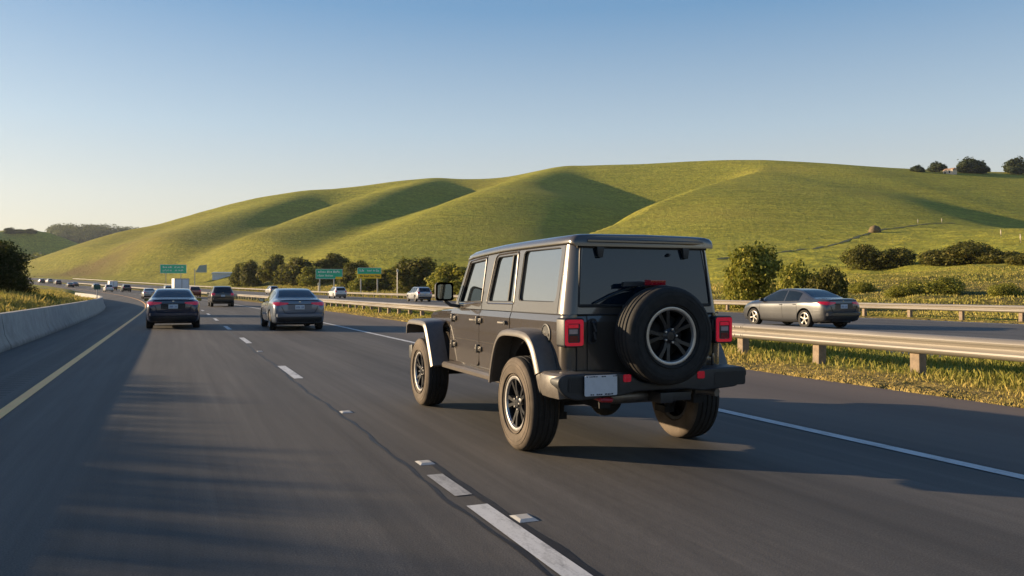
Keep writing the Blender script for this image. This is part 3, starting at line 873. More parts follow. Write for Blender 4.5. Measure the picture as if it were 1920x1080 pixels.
    rp = [(0.66, .545), (.63, .66), (.575, .80), (.50, .93), (.40, 1.015), (.27, 1.055), (.05, 1.065), (-.15, 1.06), (-.29, 1.03), (-.40, .95), (-.475, .84), (-.53, .735)]
    CENT = (0.03, .55)
    def dens(P, k=3):
        P = [Vector(p) for p in P]; Q = [2*P[0]-P[1]]+P+[2*P[-1]-P[-2]]; o = []
        for i in range(1, len(Q)-2):
            for j in range(k):
                t = j/k; o.append(tuple(.5*(2*Q[i]+(Q[i+1]-Q[i-1])*t+(2*Q[i-1]-5*Q[i]+4*Q[i+1]-Q[i+2])*t*t+(3*Q[i]-Q[i-1]-3*Q[i+1]+Q[i+2])*t**3)))
        o.append(tuple(P[-1])); return o
    flare(dens(rp), 'rear_flare', .745, .945)
    CENT = (3.05, .55)
    fp = [(3.63, .86), (3.60, .98), (3.50, 1.035), (3.30, 1.045), (3.0, 1.045), (2.83, 1.035), (2.74, .99), (2.65, .87), (2.54, .69), (2.455, .535)]
    flare(dens(fp), 'front_flare', lambda t: .60+.14*sst(.45, .75, t), .945)
    # inner wheel wells
    for s in (-1, 1):
        for yc, r in ((0, .548), (3.03, .53)):
            ww = MB()
            ring = lambda x: [(s*x, yc+r*math.cos(t), .41+r*math.sin(t)) for t in np.linspace(R(8), R(172), 20)]
            ww.rings([ring(.765), ring(.44)], 0, False, (False, False))
            ww.add([(s*.44, yc+r*math.cos(t), .41+r*math.sin(t)) for t in np.linspace(R(8), R(172), 20)], [tuple(range(20))])
            ww.build('wheel_well', M['black'], root)
    # rocker rail and side step
    for s in (-1, 1):
        mb = MB()
        mb.rings([[(s*.70, y, .53), (s*.80, y, .505), (s*.838, y, .52), (s*.842, y, .555), (s*.82, y, .578), (s*.70, y, .585)] for y in (.60, .64, 2.34, 2.40)])
        mb.build('side_step', K if False else FL, root, 40)
        mb = MB(); mb.box((s*.70, .60, .575), (s*.775, 2.33, .612)); mb.build('rocker', P1, root, 30, .006)
    # tailgate
    tg = MB()
    tpoly = rpoly([(-.565, .665), (.60, .665), (.60, 1.135), (-.565, 1.135)], [.05, .05, 0, 0])
    tg.fill(tpoly, [], lambda x, z: (x, -.672, z), .012, 0, 0, (0, 1, 0))
    tg.add([(-.565, -.672, 1.135), (.60, -.672, 1.135), (.60, -.655, 1.192), (-.565, -.655, 1.192)], [(0, 1, 2, 3)])
    tgo = tg.build('tailgate', P1, root, 30)
    h = MB()
    h.fill(rrect(-.565, .955, -.485, 1.165, .03), [], lambda x, z: (x, -.679, z), .008, 0, 0, (0, 1, 0))
    h.tube([(-.525, -.685, 1.145), (-.525, -.712, 1.125), (-.522, -.716, 1.06), (-.525, -.712, 1.0), (-.525, -.685, .985)], [.012, .016, .017, .017, .014], 10)
    h.lathe([(0, -.016), (.020, -.014), (.022, 0)], 14, 0, Matrix.Translation((-.525, -.685, 1.135)), 'y')
    h.build('tailgate_handle', K, tgo)
    for z in (1.09, .80):
        hg = MB()
        hg.box((.42, -.69, z-.03), (.64, -.675, z+.03)); hg.box((.52, -.702, z-.018), (.63, -.69, z+.018))
        hg.tube([(.63, -.70, z-.05), (.63, -.70, z+.05)], .016, 10)
        hg.build('tailgate_hinge', P1 if z < 1 else K, tgo, 30, .004)
    # vent slots at the right of the tailgate
    # spare wheel carrier
    sc = MB()
    sc.rings([[(x*f, y, 1.03+z*f) for x, z in ((-.25, -.25), (.25, -.25), (.25, .25), (-.25, .25))] for y, f in ((-.672, 1), (-.74, .72), (-.80, .6))])
    sc.box((-.05, -.76, 1.30), (.05, -.70, 1.44)); sc.box((-.11, -.80, 1.415), (.12, -.72, 1.435))
    sc.build('spare_carrier', K, root, 30, .01)
    bl = MB(); bl.rings([[(x, -.80, z0), (x, -.895, z0+.002), (x, -.90, z0+.042), (x, -.80, z0+.045)] for x, z0 in ((-.112, 1.437), (-.107, 1.435), (.026, 1.435), (.031, 1.437))])
    bl.build('brake_light', M['reddark'], root, 30, .005)
    # wheels
    def make_wheel(name, side=1):
        w = empty(name)
        t = MB()
        pr = [(.232, .105), (.245, .125), (.30, .137), (.345, .139), (.378, .130), (.398, .112)]
        half = []
        for x in np.linspace(.112, .0, 12)[:-1]:
            half.append(x)
        tread = []
        xsn = np.linspace(.112, -.112, 33)
        for x in xsn:
            r = .410-.012*(abs(x)/.112)**4
            if min(abs(x-g) for g in (-.075, -.027, .027, .075)) < .0062: r -= .010
            tread.append((r, x))
        prof = pr + tread + [(r, -x) for r, x in reversed(pr)]
        # sidewall ring beads
        T = MB(); T.lathe(pr+[tread[0]], 56, 1); T.lathe(tread, 56, 0); T.lathe([tread[-1]]+prof[len(pr)+len(tread):], 56, 1)
        for k in range(0):
            a = 2*math.pi*k/60; m = Matrix.Rotation(a, 4, 'X')
            for sx in (-1, 1):
                T.box((sx*.104, -.009, .389), (sx*.130, .009, .3965), 0, m @ Matrix.Rotation(sx*.15, 4, 'Z'))
        for rr in (.262, .330, .362):
            T.lathe([(rr-.003, .128), (rr, .1405 if rr < .35 else .1375), (rr+.003, .128)], 56, 1)
        T.build('tyre', [M['tyre'], M['sidewall']], w, 40)
        rm = MB()
        rm.lathe([(.205, .098), (.214, .118), (.226, .122), (.238, .120), (.240, .108), (.232, .10)], 56, 1)
        rm.lathe([(.206, .10), (.200, .06), (.192, -.05), (.205, -.11), (.235, -.118)], 48, 0)
        rm.lathe([(0, .03), (.10, .03), (.17, .0), (.195, -.03)], 40, 2)
        for k in range(5):
            a = 2*math.pi*k/5+math.pi/2
            for da in (-.21, .21):
                p0 = Vector((.088, .055*math.cos(a+da*.9), .055*math.sin(a+da*.9)))
                p1 = Vector((.098, .120*math.cos(a+da*.75), .120*math.sin(a+da*.75)))
                p2 = Vector((.104, .212*math.cos(a+da), .212*math.sin(a+da)))
                rad = Vector((0, math.cos(a), math.sin(a))); tan = Vector((0, -math.sin(a), math.cos(a))); ax = Vector((1, 0, 0))
                rs = []
                for p, hw_, dp in ((p0, .020, .05), (p1, .017, .045), (p2, .022, .05)):
                    rs.append([p-tan*hw_-ax*dp, p-tan*hw_*.8, p+tan*hw_*.8, p+tan*hw_-ax*dp])
                rm.rings(rs, 0)
        rm.lathe([(0, .108), (.034, .106), (.040, .098), (.062, .090), (.070, .06), (.07, .0)], 24, 0)
        for k in range(5):
            a = 2*math.pi*k/5+math.pi/2+.63
            rm.lathe([(0, .112), (.009, .110), (.0105, .088)], 8, 1, Matrix.Translation((0, .056*math.cos(a), .056*math.sin(a))))
        rm.build('rim', [M['rimdark'], M['rimlip'], M['black']], w, 35)
        return w
    w0 = make_wheel('wheel')
    def put(w, x, y, z, flip, spin, yaw=0):
        w.parent = root; w.location = (x, y, z)
        w.rotation_euler = (spin, 0, (math.pi if flip else 0)+yaw)
    put(w0, -.808, 0, .41, True, .35)
    for x, y, fl, sp in ((.808, 0, False, .2), (-.808, 3.02, True, 1.0), (.808, 3.02, False, .7)):
        w = copy_tree(w0); put(w, x, y, .41, fl, sp)
    sw = copy_tree(w0)
    for c in kids(sw):
        if 'tyre' in c.name:
            c.data = c.data.copy(); c.data.materials[1] = M['tyre']
    sw.name = 'spare_wheel'; sw.parent = root
    sw.location = (-.01, -.925, 1.03); sw.rotation_euler = (0.32, 0, R(-90))
    sw.scale = (1, .975, .975)
    # door furniture
    for (s, k), d in doors.items():
        yh = 1.475 if k == 0 else .655
        hm = MB()
        hm.rings([[(s*(.780), y, 1.075+h), (s*(.780+o), y, 1.078+h), (s*(.780+o), y, 1.098-h), (s*.780, y, 1.10-h)] for y, o, h in ((yh-.10, .010, .008), (yh-.08, .034, .004), (yh+.06, .036, .002), (yh+.09, .012, .006))])
        hm.lathe([(0, .03), (.018, .028), (.020, 0)], 12, 1, Matrix.Translation((s*.78, yh-.085, 1.088)) @ (Matrix.Identity(4) if s > 0 else Matrix.Rotation(math.pi, 4, 'Z')))
        hm.build('door_handle', [M['steel'], K], d, 30)
        yg = 2.15 if k == 0 else 1.335
        for z in (1.085, .795):
            hg = MB()
            hg.tube([(s*.797, yg, z-.042), (s*.797, yg, z+.042)], .019, 10)
            hg.box((s*.776, yg-.10, z-.024), (s*.800, yg-.01, z+.024)); hg.box((s*.776, yg+.01, z-.03), (s*.798, yg+.065, z+.03))
            for q in (-.07, .04): hg.lathe([(0, .010), (.009, .008), (.010, 0)], 8, 0, Matrix.Translation((s*.799, yg+q, z)) @ (Matrix.Identity(4) if s > 0 else Matrix.Rotation(math.pi, 4, 'Z')))
            hg.build('door_hinge', M['hinge'], d, 30, .004)
    # mirrors
    for s in (-1, 1):
        mm = MB()
        mm.fill(rrect(.0, .0, .205, .205, .035), [], lambda a, b: (s*(.805+a), 2.085, 1.275+b), 0, 0)
        P = rrect(.0, .0, .205, .205, .035)
        mm.rings([[(s*(.805+a), 2.085, 1.275+b) for a, b in P], [(s*(.805+a), 2.11, 1.275+b) for a, b in P], [(s*(.815+a*.9), 2.165, 1.285+b*.9) for a, b in P], [(s*(.84+a*.65), 2.19, 1.31+b*.65) for a, b in P]])
        mm.rings([[(s*(x), y-.03, z-.025), (s*x, y+.03, z-.025), (s*x, y+.03, z+.012), (s*x, y-.03, z+.012)] for x, y, z in ((.755, 2.09, 1.225), (.83, 2.115, 1.235), (.90, 2.13, 1.285))])
        mo = mm.build('wing_mirror', K, root, 35, .003)
        gl = MB(); gl.fill(rrect(.022, .022, .183, .183, .028), [], lambda a, b: (s*(.805+a), 2.0825, 1.275+b), 0, 0)
        gl.build('mirror_glass', M['mirror'], mo, 0)
    # fuel filler
    ff = MB(); T0 = Matrix.Translation((-.7755, -.325, 1.025)) @ Matrix.Rotation(math.pi, 4, 'Z')
    ff.lathe([(0, .004), (.072, .006), (.078, .012), (.088, .010), (.090, 0)], 32, 0, T0)
    ff.box((-.792, -.40, 1.012), (-.777, -.25, 1.034), 1)
    ff.build('fuel_filler', [K, M['hinge']], root)
    # tail lamps
    for s in (-1, 1):
        hb = MB()
        P = rrect(.628, .938, .812, 1.172, .022)
        hb.rings([[(s*a, -.60, b) for a, b in P], [(s*a, -.725, b) for a, b in P], [(s*(.72+(a-.72)*.94), -.735, 1.055+(b-1.055)*.96) for a, b in P]])
        lo = hb.build('tail_lamp', K, root, 35)
        ln = MB()
        o_ = rrect(.640, .950, .802, 1.160, .02); i_ = rrect(.668, .975, .778, 1.128, .014)
        ln.fill(o_, [i_], lambda a, b: (s*a, -.742, b), .012, .012, 0, (0, 1, 0))
        ln.fill(i_, [], lambda a, b: (s*a, -.733, b), 0, 0, 1)
        ln.box((s*.690, -.737, 1.045), (s*.765, -.734, 1.082), 2); [ln.box((s*.690, -.737, z), (s*.765, -.7345, z+.007), 3) for z in (.984, .996, 1.008, 1.020)]; ln.box((s*.683, -.7365, 1.092), (s*.772, -.734, 1.122), 0)
        ln.build('lamp_lens', [M['redglow'], M['redlens'], M['clearlens'], M['reddark']], lo, 30)
        sd = MB(); sd.box((s*.775, -.725, .99), (s*.800, -.60, 1.14)); sd.build('lamp_bezel', FL, lo, 30, .008)
    # rear bumper
    bp = [(-.88, .742), (-.47, .742), (-.34, .735), (-.20, .655), (.16, .655), (.30, .735), (.42, .748), (.78, .752), (.82, .722), (.82, .675), (.72, .588), (.36, .565), (.22, .588), (-.26, .588), (-.40, .56), (-.80, .535), (-.90, .58), (-.945, .66), (-.935, .715)]
    bm_ = MB()
    fb_ = lambda x, z, d: (x, d+.10*max(0, abs(x)-.62)**2*3.0, z)
    bm_.prism(rpoly(bp, [.02, .02, .04, .05, .05, .04, .02, .03, .03, .04, .05, .03, .03, .03, .03, .05, .05, .03, .03], 3), fb_, -.93, -.69)
    b_o = bm_.build('rear_bumper', K, root, 40, .016, 3)
    for x0, x1 in ((-.86, -.42), (.48, .80)):
        in_ = MB()
        pp = rpoly([(x0, .60), (x1, .60), (x1, .715), (x0, .715)], .025, 3)
        in_.fill(pp, [], lambda x, z: fb_(x, z, -.9335), .0, 0)
        in_.build('bumper_inset', M['gasket'], b_o, 0)
    for s in (-1, 1):       # wrap-round ends that run forward to the flare
        ec = MB()
        x_k = 0.0 if s < 0 else -.128
        zb_k = 0.0 if s < 0 else .05
        ec.rings([[(s*.70, y, .56+zb_k), (s*(x+x_k-zb_k*.6), y, .545+.02*k+zb_k), (s*(x+x_k+.014), y, .64), (s*(x+x_k), y, .725), (s*(x+x_k-.03), y, .745-.004*k), (s*.70, y, .745)] for y, x, k in ((-.885, .88, .5), (-.86, .915, .1), (-.72, .938, .2), (-.60, .938, .4), (-.545, .930, 1.5))])
        ec.build('bumper_end', FL, b_o, 40, .006)
        ec = MB()
        ec.rings([[(s*.74, y, z0), (s*.93, y, z0), (s*.938, y, (z0+.72)/2), (s*.93, y, .715), (s*.74, y, .72)] for y, z0 in ((-.538, .56), (-.50, .60), (-.475, .66))])
        ec.build('flare_end', FL, b_o, 40)
    pl = MB(); pl.fill(rrect(-.735, .572, -.452, .732, .012), [], lambda x, z: fb_(x, z, -.952), .008, 0, 0, (0, 1, 0))
    po = pl.build('number_plate', M['plate'], b_o, 0)
    pm = MB(); rr = random.Random(3)
    for z0, z1 in ((.716, .728), (.576, .590)):
        x = -.72
        while x < -.47:
            w = rr.uniform(.006, .02)
            if rr.random() < .62: pm.add([fb_(x, z0+rr.uniform(0, .004), -.9535), fb_(x+w, z0+rr.uniform(0, .004), -.9535), fb_(x+w, z1-rr.uniform(0, .004), -.9535), fb_(x, z1-rr.uniform(0, .004), -.9535)], [(0, 1, 2, 3)])
            x += w+.004
    pm.build('plate_marks', M['platemark'], po, 0)
    for x in (-.352, .345):
        rl = MB(); rl.fill(rrect(x-.034, .668, x+.034, .728, .012), [], lambda a, b: (a, -.9385, b), .01, 0, 0, (0, 1, 0))
        rl.build('reflector', M['redlens'], b_o, 0)
    # underside
    ub = MB()
    ub.box((-.45, -.60, .50), (.45, 3.55, .63)); ub.box((-.72, .62, .52), (.72, 2.36, .60))
    for s in (-1, 1): ub.box((s*.40, -.75, .44), (s*.50, 3.6, .58))
    ub.tube([(-.72, 0, .41), (.72, 0, .41)], .045, 12); ub.tube([(-.72, 3.02, .41), (.72, 3.02, .41)], .045, 12)
    ub.lathe([(0, -.16), (.09, -.14), (.135, -.05), (.145, 0), (.13, .06), (.08, .12), (0, .14)], 20, 0, Matrix.Translation((-.05, -.02, .40)), 'y')
    for s in (-1, 1):
        ub.tube([(s*.55, -.12, .30), (s*.55, -.16, .66)], .032, 10); ub.box((s*.50, -.15, .27), (s*.60, .02, .33))
        ub.tube([(s*.53, .05, .40), (s*.46, 1.0, .48)], .025, 8)
        ub.lathe([(0, -.02), (.17, -.02), (.17, .01), (0, .02)], 20, 0, Matrix.Translation((s*.60, 0, .41)))
    ub.build('chassis', M['black'], root, 35)
    ex = MB(); ex.tube([(-.44, -.66, .515), (-.40, -.66, .515), (.14, -.66, .515), (.18, -.66, .515)], [.03, .058, .058, .03], 16)
    ex.tube([(.18, -.66, .515), (.40, -.68, .53), (.50, -.80, .545), (.53, -.90, .54)], .035, 12)
    ex.build('exhaust', M['steel'], root, 40)
    ht = MB(); ht.box((-.02, -.90, .475), (.10, -.70, .56)); ht.box((.10, -.86, .485), (.30, -.80, .555))
    ht.build('tow_hitch', K, root, 30, .006)
    hk = MB(); hk.tube([(-.60, -.72, .555), (-.60, -.90, .545), (-.585, -.935, .535), (-.50, -.94, .53), (-.475, -.90, .53), (-.475, -.76, .545)], .017, 8)
    hk.build('tow_hook', M['redpaint'], root)
    return root
M['sidewall'] = simple('dusty_sidewall', (0.105, 0.083, 0.063), 0.8, 0, 0.4, 5, bmp=0.1, spec=0.3)
M['hinge'] = simple('hinge_steel', (0.10, 0.095, 0.09), 0.35, 0.75, 0.25, 20)
def mirror_mat():
    m, nt, b = new_mat('mirror_silver')
    o = objco(nt)
    nt.links.new(mixc(nt, noise(nt, o, 3, 2), (0.20, 0.25, 0.27), (0.24, 0.29, 0.31)), b.inputs['Base Color'])
    b.inputs['Metallic'].default_value = 1.0; b.inputs['Roughness'].default_value = 0.03
    return m
M['mirror'] = mirror_mat()
jp = build_offroader()
JX, JD = 0.885, 7.55
jX, jY = c2w(JX, JD)
jp.location = (float(jX), float(jY), 0.0)
# ------------------------------------------------------------------ traffic
def cr(P, k):
    """Catmull-Rom resample of a list of tuples"""
    P = [Vector(p) for p in P]; Q = [2*P[0]-P[1]]+P+[2*P[-1]-P[-2]]; o = []
    for i in range(1, len(Q)-2):
        for j in range(k):
            t = j/k; o.append(.5*(2*Q[i]+(Q[i+1]-Q[i-1])*t+(2*Q[i-1]-5*Q[i]+4*Q[i+1]-Q[i+2])*t*t+(3*Q[i]-Q[i-1]-3*Q[i+1]+Q[i+2])*t**3))
    o.append(P[-1]); return o
def lerpf(P):
    xs_ = np.array([p[0] for p in P], float); ys_ = np.array([p[1] for p in P], float)
    return lambda y: float(hspl(np.array([min(max(y, xs_[0]), xs_[-1])]), xs_, ys_)[0])
SEDAN = dict(L0=-2.37, L1=2.42, wb=(-1.36, 1.46), r=.335, tw=.225, track=.79,
  top=[(-2.37, .90), (-2.34, 1.015), (-2.26, 1.055), (-1.95, 1.085), (-1.62, 1.11), (-1.30, 1.235), (-.95, 1.365), (-.55, 1.435), (-.1, 1.452), (.25, 1.43), (.55, 1.35), (.95, 1.17), (1.22, 1.045), (1.5, 1.0), (2.0, .90), (2.28, .79), (2.42, .62)],
  belt=[(-2.37, .80), (-2.2, .93), (-1.6, .985), (-.5, .955), (.6, .93), (1.25, .91), (2.0, .80), (2.42, .52)],
  wid=[(-2.37, .70), (-2.34, .775), (-2.25, .835), (-2.0, .875), (-1.36, .91), (0, .905), (1.3, .905), (1.9, .875), (2.2, .80), (2.36, .66), (2.42, .52)],
  bot=[(-2.37, .40), (-2.3, .31), (-2.0, .23), (-1.0, .19), (1.5, .19), (2.2, .22), (2.42, .32)],
  roofw=.595, glass_y=(-1.58, 1.12), win=((-.98, .98), .955, (-1.05, -.25, .92)), rearw=(-1.56, -.86), kind='sedan')
SUVP = dict(L0=-2.28, L1=2.36, wb=(-1.33, 1.38), r=.365, tw=.235, track=.80,
  top=[(-2.28, .98), (-2.26, 1.08), (-2.18, 1.22), (-2.02, 1.47), (-1.90, 1.60), (-1.70, 1.655), (-1.0, 1.695), (-.2, 1.70), (.25, 1.67), (.6, 1.56), (1.0, 1.30), (1.22, 1.16), (1.5, 1.11), (2.0, 1.02), (2.26, .90), (2.36, .72)],
  belt=[(-2.28, .92), (-2.1, 1.07), (-1.0, 1.06), (.6, 1.02), (1.25, 1.0), (2.0, .88), (2.36, .60)],
  wid=[(-2.28, .74), (-2.25, .82), (-2.15, .875), (-1.9, .90), (-1.33, .925), (0, .915), (1.3, .92), (1.9, .89), (2.15, .82), (2.30, .70), (2.36, .56)],
  bot=[(-2.28, .48), (-2.2, .38), (-1.9, .28), (-1.0, .24), (1.5, .24), (2.1, .28), (2.36, .40)],
  roofw=.64, glass_y=(-1.86, 1.12), win=((-1.75, 1.0), 1.06, (-1.05, -.2, .95)), rearw=(-2.20, -1.93), kind='suv')
def shell(P, ky=4, ks=3):
    top, belt, wid, bot = [lerpf(P[k]) for k in ('top', 'belt', 'wid', 'bot')]
    base_y = sorted(set([p[0] for p in P['top']]+[p[0] for p in P['wid']]))
    ys = []
    for a, b in zip(base_y[:-1], base_y[1:]):
        n = max(1, int(round((b-a)/.12*ky/4)))
        ys += [a+(b-a)*i/n for i in range(n)]
    ys.append(base_y[-1])
    rings = []
    for y in ys:
        zt, zb, w, z0 = top(y), belt(y), wid(y), bot(y)
        zb = min(zb, zt-.05)
        g = max(0.0, min(1.0, (zt-zb-.05)/.40)); g = g*g*(3-2*g)
        wr = (1-g)*w*.80+g*min(P['roofw'], w*.9)
        crn = .018+.035*g
        half = [(0, z0), (w*.72, z0+.005), (w*.93, z0+.07), (w*.985, z0+.22), (w, z0+(zb-z0)*.55), (w*.992, zb-.10), (w*.955, zb-.012),
                (w*.93+(wr-w*.93)*.25, zb+(zt-crn-zb)*.33), (w*.93+(wr-w*.93)*.68, zb+(zt-crn-zb)*.74), (wr*.985, zt-crn*.72), (wr*.82, zt-crn*.22), (wr*.45, zt-crn*.04), (0, zt)]
        h = [(p.x, p.y) for p in cr([(a, b, 0) for a, b in half], ks)]
        rings.append([(a, y, b) for a, b in h]+[(-a, y, b) for a, b in reversed(h[1:-1])])
    mb = MB(); mb.rings(rings, 0, True)
    return mb
def boolean_arches(ob, P):
    for yc in P['wb']:
        cm = MB(); r = P['r']*1.17
        for s in (-1, 1):
            cm.rings([[(s*x, yc+r*math.cos(t), P['r']+.01+r*math.sin(t)) for t in np.linspace(0, 2*math.pi, 41)[:-1]] for x in (.55, 1.2)])
        c = cm.build('cutter', M['black'], None, 0)
        md = ob.modifiers.new('b', 'BOOLEAN'); md.operation = 'DIFFERENCE'; md.object = c; md.solver = 'EXACT'
        dg = bpy.context.evaluated_depsgraph_get()
        me = bpy.data.meshes.new_from_object(ob.evaluated_get(dg))
        ob.modifiers.clear(); old = ob.data; ob.data = me; me.name = ob.name
        bpy.data.objects.remove(c)
    ob.data.shade_smooth(); ob.data.set_sharp_from_angle(angle=R(38))
def caster(ob):
    me = ob.data
    return BVHTree.FromPolygons([v.co.copy() for v in me.vertices], [tuple(p.vertices) for p in me.polygons])
def cast(bv, o, d, off):
    h, n, _, _ = bv.ray_cast(Vector(o), Vector(d))
    if h is None: return None
    if n.dot(Vector(d)) > 0: n = -n
    return h+n*off
def patch(bv, U, Vf, orig, d, off, nu=14, nv=6, mb=None, mi=0, puff=False):
    """conforming patch: u in U, v between Vf(u)[0] and Vf(u)[1]"""
    mb = mb or MB(); P = []
    for i in range(nu+1):
        u = U[0]+(U[1]-U[0])*i/nu; a, b = Vf(u); row = []
        for j in range(nv+1):
            q = cast(bv, orig(u, a+(b-a)*j/nv), d, off if not puff or 0 < j < nv and 0 < i < nu else -.01)
            row.append(q)
        P.append(row)
    for i in range(nu):
        for j in range(nv):
            q = [P[i][j], P[i+1][j], P[i+1][j+1], P[i][j+1]]
            if all(x is not None for x in q): mb.add(q, [(0, 1, 2, 3)], mi)
    return mb
def far_wheel(P, detail=True):
    w = empty('wheel'); r, tw = P['r'], P['tw']/2; n = 28 if detail else 16
    t = MB(); t.lathe([(r*.66, tw*.9), (r*.80, tw), (r*.93, tw*.98), (r*.985, tw*.82), (r, tw*.5), (r, -tw*.5), (r*.985, -tw*.82), (r*.93, -tw*.98), (r*.66, -tw*.9)], n, 0)
    t.build('tyre', M['tyre'], w, 40)
    m = MB(); m.lathe([(r*.60, tw*.78), (r*.645, tw*.98), (r*.685, tw*.95), (r*.66, tw*.6)], n, 0)
    m.lathe([(0, tw*.15), (r*.64, tw*.05)], n, 1); m.lathe([(0, tw*.92), (r*.13, tw*.88), (r*.17, tw*.5), (r*.17, 0)], 12, 0)
    for k in range(5):
        a = 2*math.pi*k/5; rd = Vector((0, math.cos(a), math.sin(a))); tn = Vector((0, -math.sin(a), math.cos(a))); ax = Vector((1, 0, 0))
        m.rings([[rd*q-tn*h+ax*(x-.03), rd*q-tn*h*.8+ax*x, rd*q+tn*h*.8+ax*x, rd*q+tn*h+ax*(x-.03)] for q, h, x in ((r*.10, r*.09, tw*.86), (r*.4, r*.075, tw*.80), (r*.64, r*.11, tw*.86))], 0)
    m.build('rim', [M['alloy'], M['black']], w, 35)
    return w
PLM = simple('plate_pale_blue', (0.50, 0.56, 0.62), 0.4, 0, 0.08, 30)
PLI = simple('plate_ink', (0.10, 0.15, 0.30), 0.6)
def make_car(name, P, mat, label, cat, group=None, detail=2, plate=True):
    """detail 2: full; 1: middle distance; 0: a few pixels"""
    root = empty(name); tag(root, label, cat, group)
    bo = shell(P, 4 if detail else 3, 3 if detail == 2 else 2).build('body', mat, root, 38)
    bv = caster(bo)
    if detail: boolean_arches(bo, P)
    top, belt, wid = lerpf(P['top']), lerpf(P['belt']), lerpf(P['wid'])
    suv = P['kind'] == 'suv'
    G = M['carglass']; y0 = P['L0']
    # glazing
    (ya, yb), zb0, pil = P['win']
    rear_o = lambda u, v: (u, -5, v)
    topo = lambda u, v: (u, v, 3)
    def roofline(y, d):     # side-glass upper edge
        return top(y)-d
    for s in (-1, 1):
        sp = [(pil[0]+.02, pil[1]-.03), (pil[1]+.03, pil[2])] if not suv else [(ya+.1, pil[0]-.03), (pil[0]+.03, pil[1]-.03), (pil[1]+.03, pil[2])]
        for k, (a, b) in enumerate(sp):
            hi = lambda y: max(belt(y)+.035, min(top(y)-.085, top(y)-.085-.0*abs(y)))
            mb = patch(bv, (a, b), lambda y: (belt(y)+.02, hi(y)), lambda u, v: (s*3, u, v), (-s, 0, 0), .004, 12, 5)
            if mb.f: mb.build('side_window', G, root, 60)
    ra, rb_ = P['rearw']
    rgl = MB()
    if suv:
        wv = lambda z: .70*wid(-2.1)+(.62-.70*wid(-2.1))*((z-1.10)/.5)
        P_ = []
        for i in range(9):
            z = 1.14+(1.545-1.14)*i/8; w = .74-.10*i/8
            P_.append([cast(bv, (x*w, -5, z), (0, 1, 0), .006) for x in np.linspace(-1, 1, 15)])
    else:
        P_ = []
        for i in range(9):
            y = ra+(rb_-ra)*i/8; w = .625-.115*i/8
            P_.append([cast(bv, (x*w, y-.02*(1-x*x)*0, 3), (0, 0, -1), .006) for x in np.linspace(-1, 1, 15)])
    if all(q is not None for r in P_ for q in r): rgl.grid(P_)
    if rgl.f: rgl.build('rear_window', G, root, 60)
    fw = []
    for i in range(9):
        y = P['glass_y'][1]-(P['glass_y'][1]-.38)*i/8; w = .72-.16*i/8
        fw.append([cast(bv, (x*w, y, 3), (0, 0, -1), .006) for x in np.linspace(-1, 1, 11)])
    if all(q is not None for r in fw for q in r) and detail:
        MB().grid(fw).build('windscreen', G, root, 60)
    # tail lamps
    zl = (.845, .972) if not suv else (.93, 1.12)
    zp = .80 if not suv else .90
    for s in (-1, 1):
        mb = MB()
        if not suv:
            lo = lambda x: (zl[0]+.055*max(0, (.74-abs(x)))/.36, zl[1]-.018*max(0, (.74-abs(x)))/.36)
            patch(bv, (s*.38, s*.765), lo, rear_o, (0, 1, 0), .010, 12, 4, mb)
            e = (wid(-2.26))
            patch(bv, (-2.315, -2.02), lambda y: (zl[0]+.012+(y+2.3)*.16, zl[1]-.008+(y+2.3)*.02), lambda u, v: (s*3, u, v), (-s, 0, 0), .010, 8, 4, mb)
        else:
            patch(bv, (s*.60, s*.80), lambda x: zl, rear_o, (0, 1, 0), .010, 6, 6, mb)
            patch(bv, (-2.235, -2.04), lambda y: zl, lambda u, v: (s*3, u, v), (-s, 0, 0), .010, 6, 6, mb)
        if mb.f: mb.build('tail_lamp', M['redlens'], root, 60)
    if detail:
        # lower dark valance, boot shut line, plate recess
        if not suv:
            lp = MB(); rs = []
            for x in np.linspace(-.70, .70, 15):
                q = cast(bv, (x, -2.30, 3), (0, 0, -1), 0); 
                e = .6+.4*(1-(abs(x)/.70)**4)
                rs.append([(x, q.y-.055*e+.03*(abs(x)/.7)**3, q.z+.010), (x, q.y-.045*e+.03*(abs(x)/.7)**3, q.z+.026*e), (x, q.y+.16, q.z+.030), (x, q.y+.16, q.z-.02), (x, q.y, q.z-.03)])
            lp.rings(rs); lp.build('boot_lip', mat, root, 50)
            rc = patch(bv, (-.40, .40), lambda x: (.705+.03*abs(x), .885), rear_o, (0, 1, 0), .004, 14, 4)
            if rc.f: rc.build('plate_recess', M['gasket'] if mat.name == 'navy_paint' else mat, root, 60)
        bb = patch(bv, (-.79, .79), lambda x: ((.455, .60) if not suv else (.58, .72)), rear_o, (0, 1, 0), .05, 24, 6, puff=True)
        if bb.f: bb.build('bumper_bar', mat, root, 30)
        va = patch(bv, (-.74, .74), lambda x: (.30 if not suv else .42, .45 if not suv else .60), rear_o, (0, 1, 0), .008, 16, 4)
        if va.f: va.build('bumper_valance', M['plastic'], root, 60)
        ln = MB()
        zt = zl[1]+.02
        def line(pts, r=.006):
            q = [cast(bv, p, (0, 1, 0), .001) for p in pts]; q = [p for p in q if p is not None]
            if len(q) > 1: ln.tube(q, r*1.8, 5)
        zs = .60 if not suv else .66
        line([(-.60, -5, zl[0]-.02), (-.57, -5, .74), (-.50, -5, zs+.02), (-.40, -5, zs), (0, -5, zs-.004), (.40, -5, zs), (.50, -5, zs+.02), (.57, -5, .74), (.60, -5, zl[0]-.02)])
        line([(x, -5, zl[0]+.052) for x in np.linspace(-.43, .43, 9)], .007)
        line([(x, -5, .50 if not suv else .64) for x in np.linspace(-.74, .74, 13)], .005)
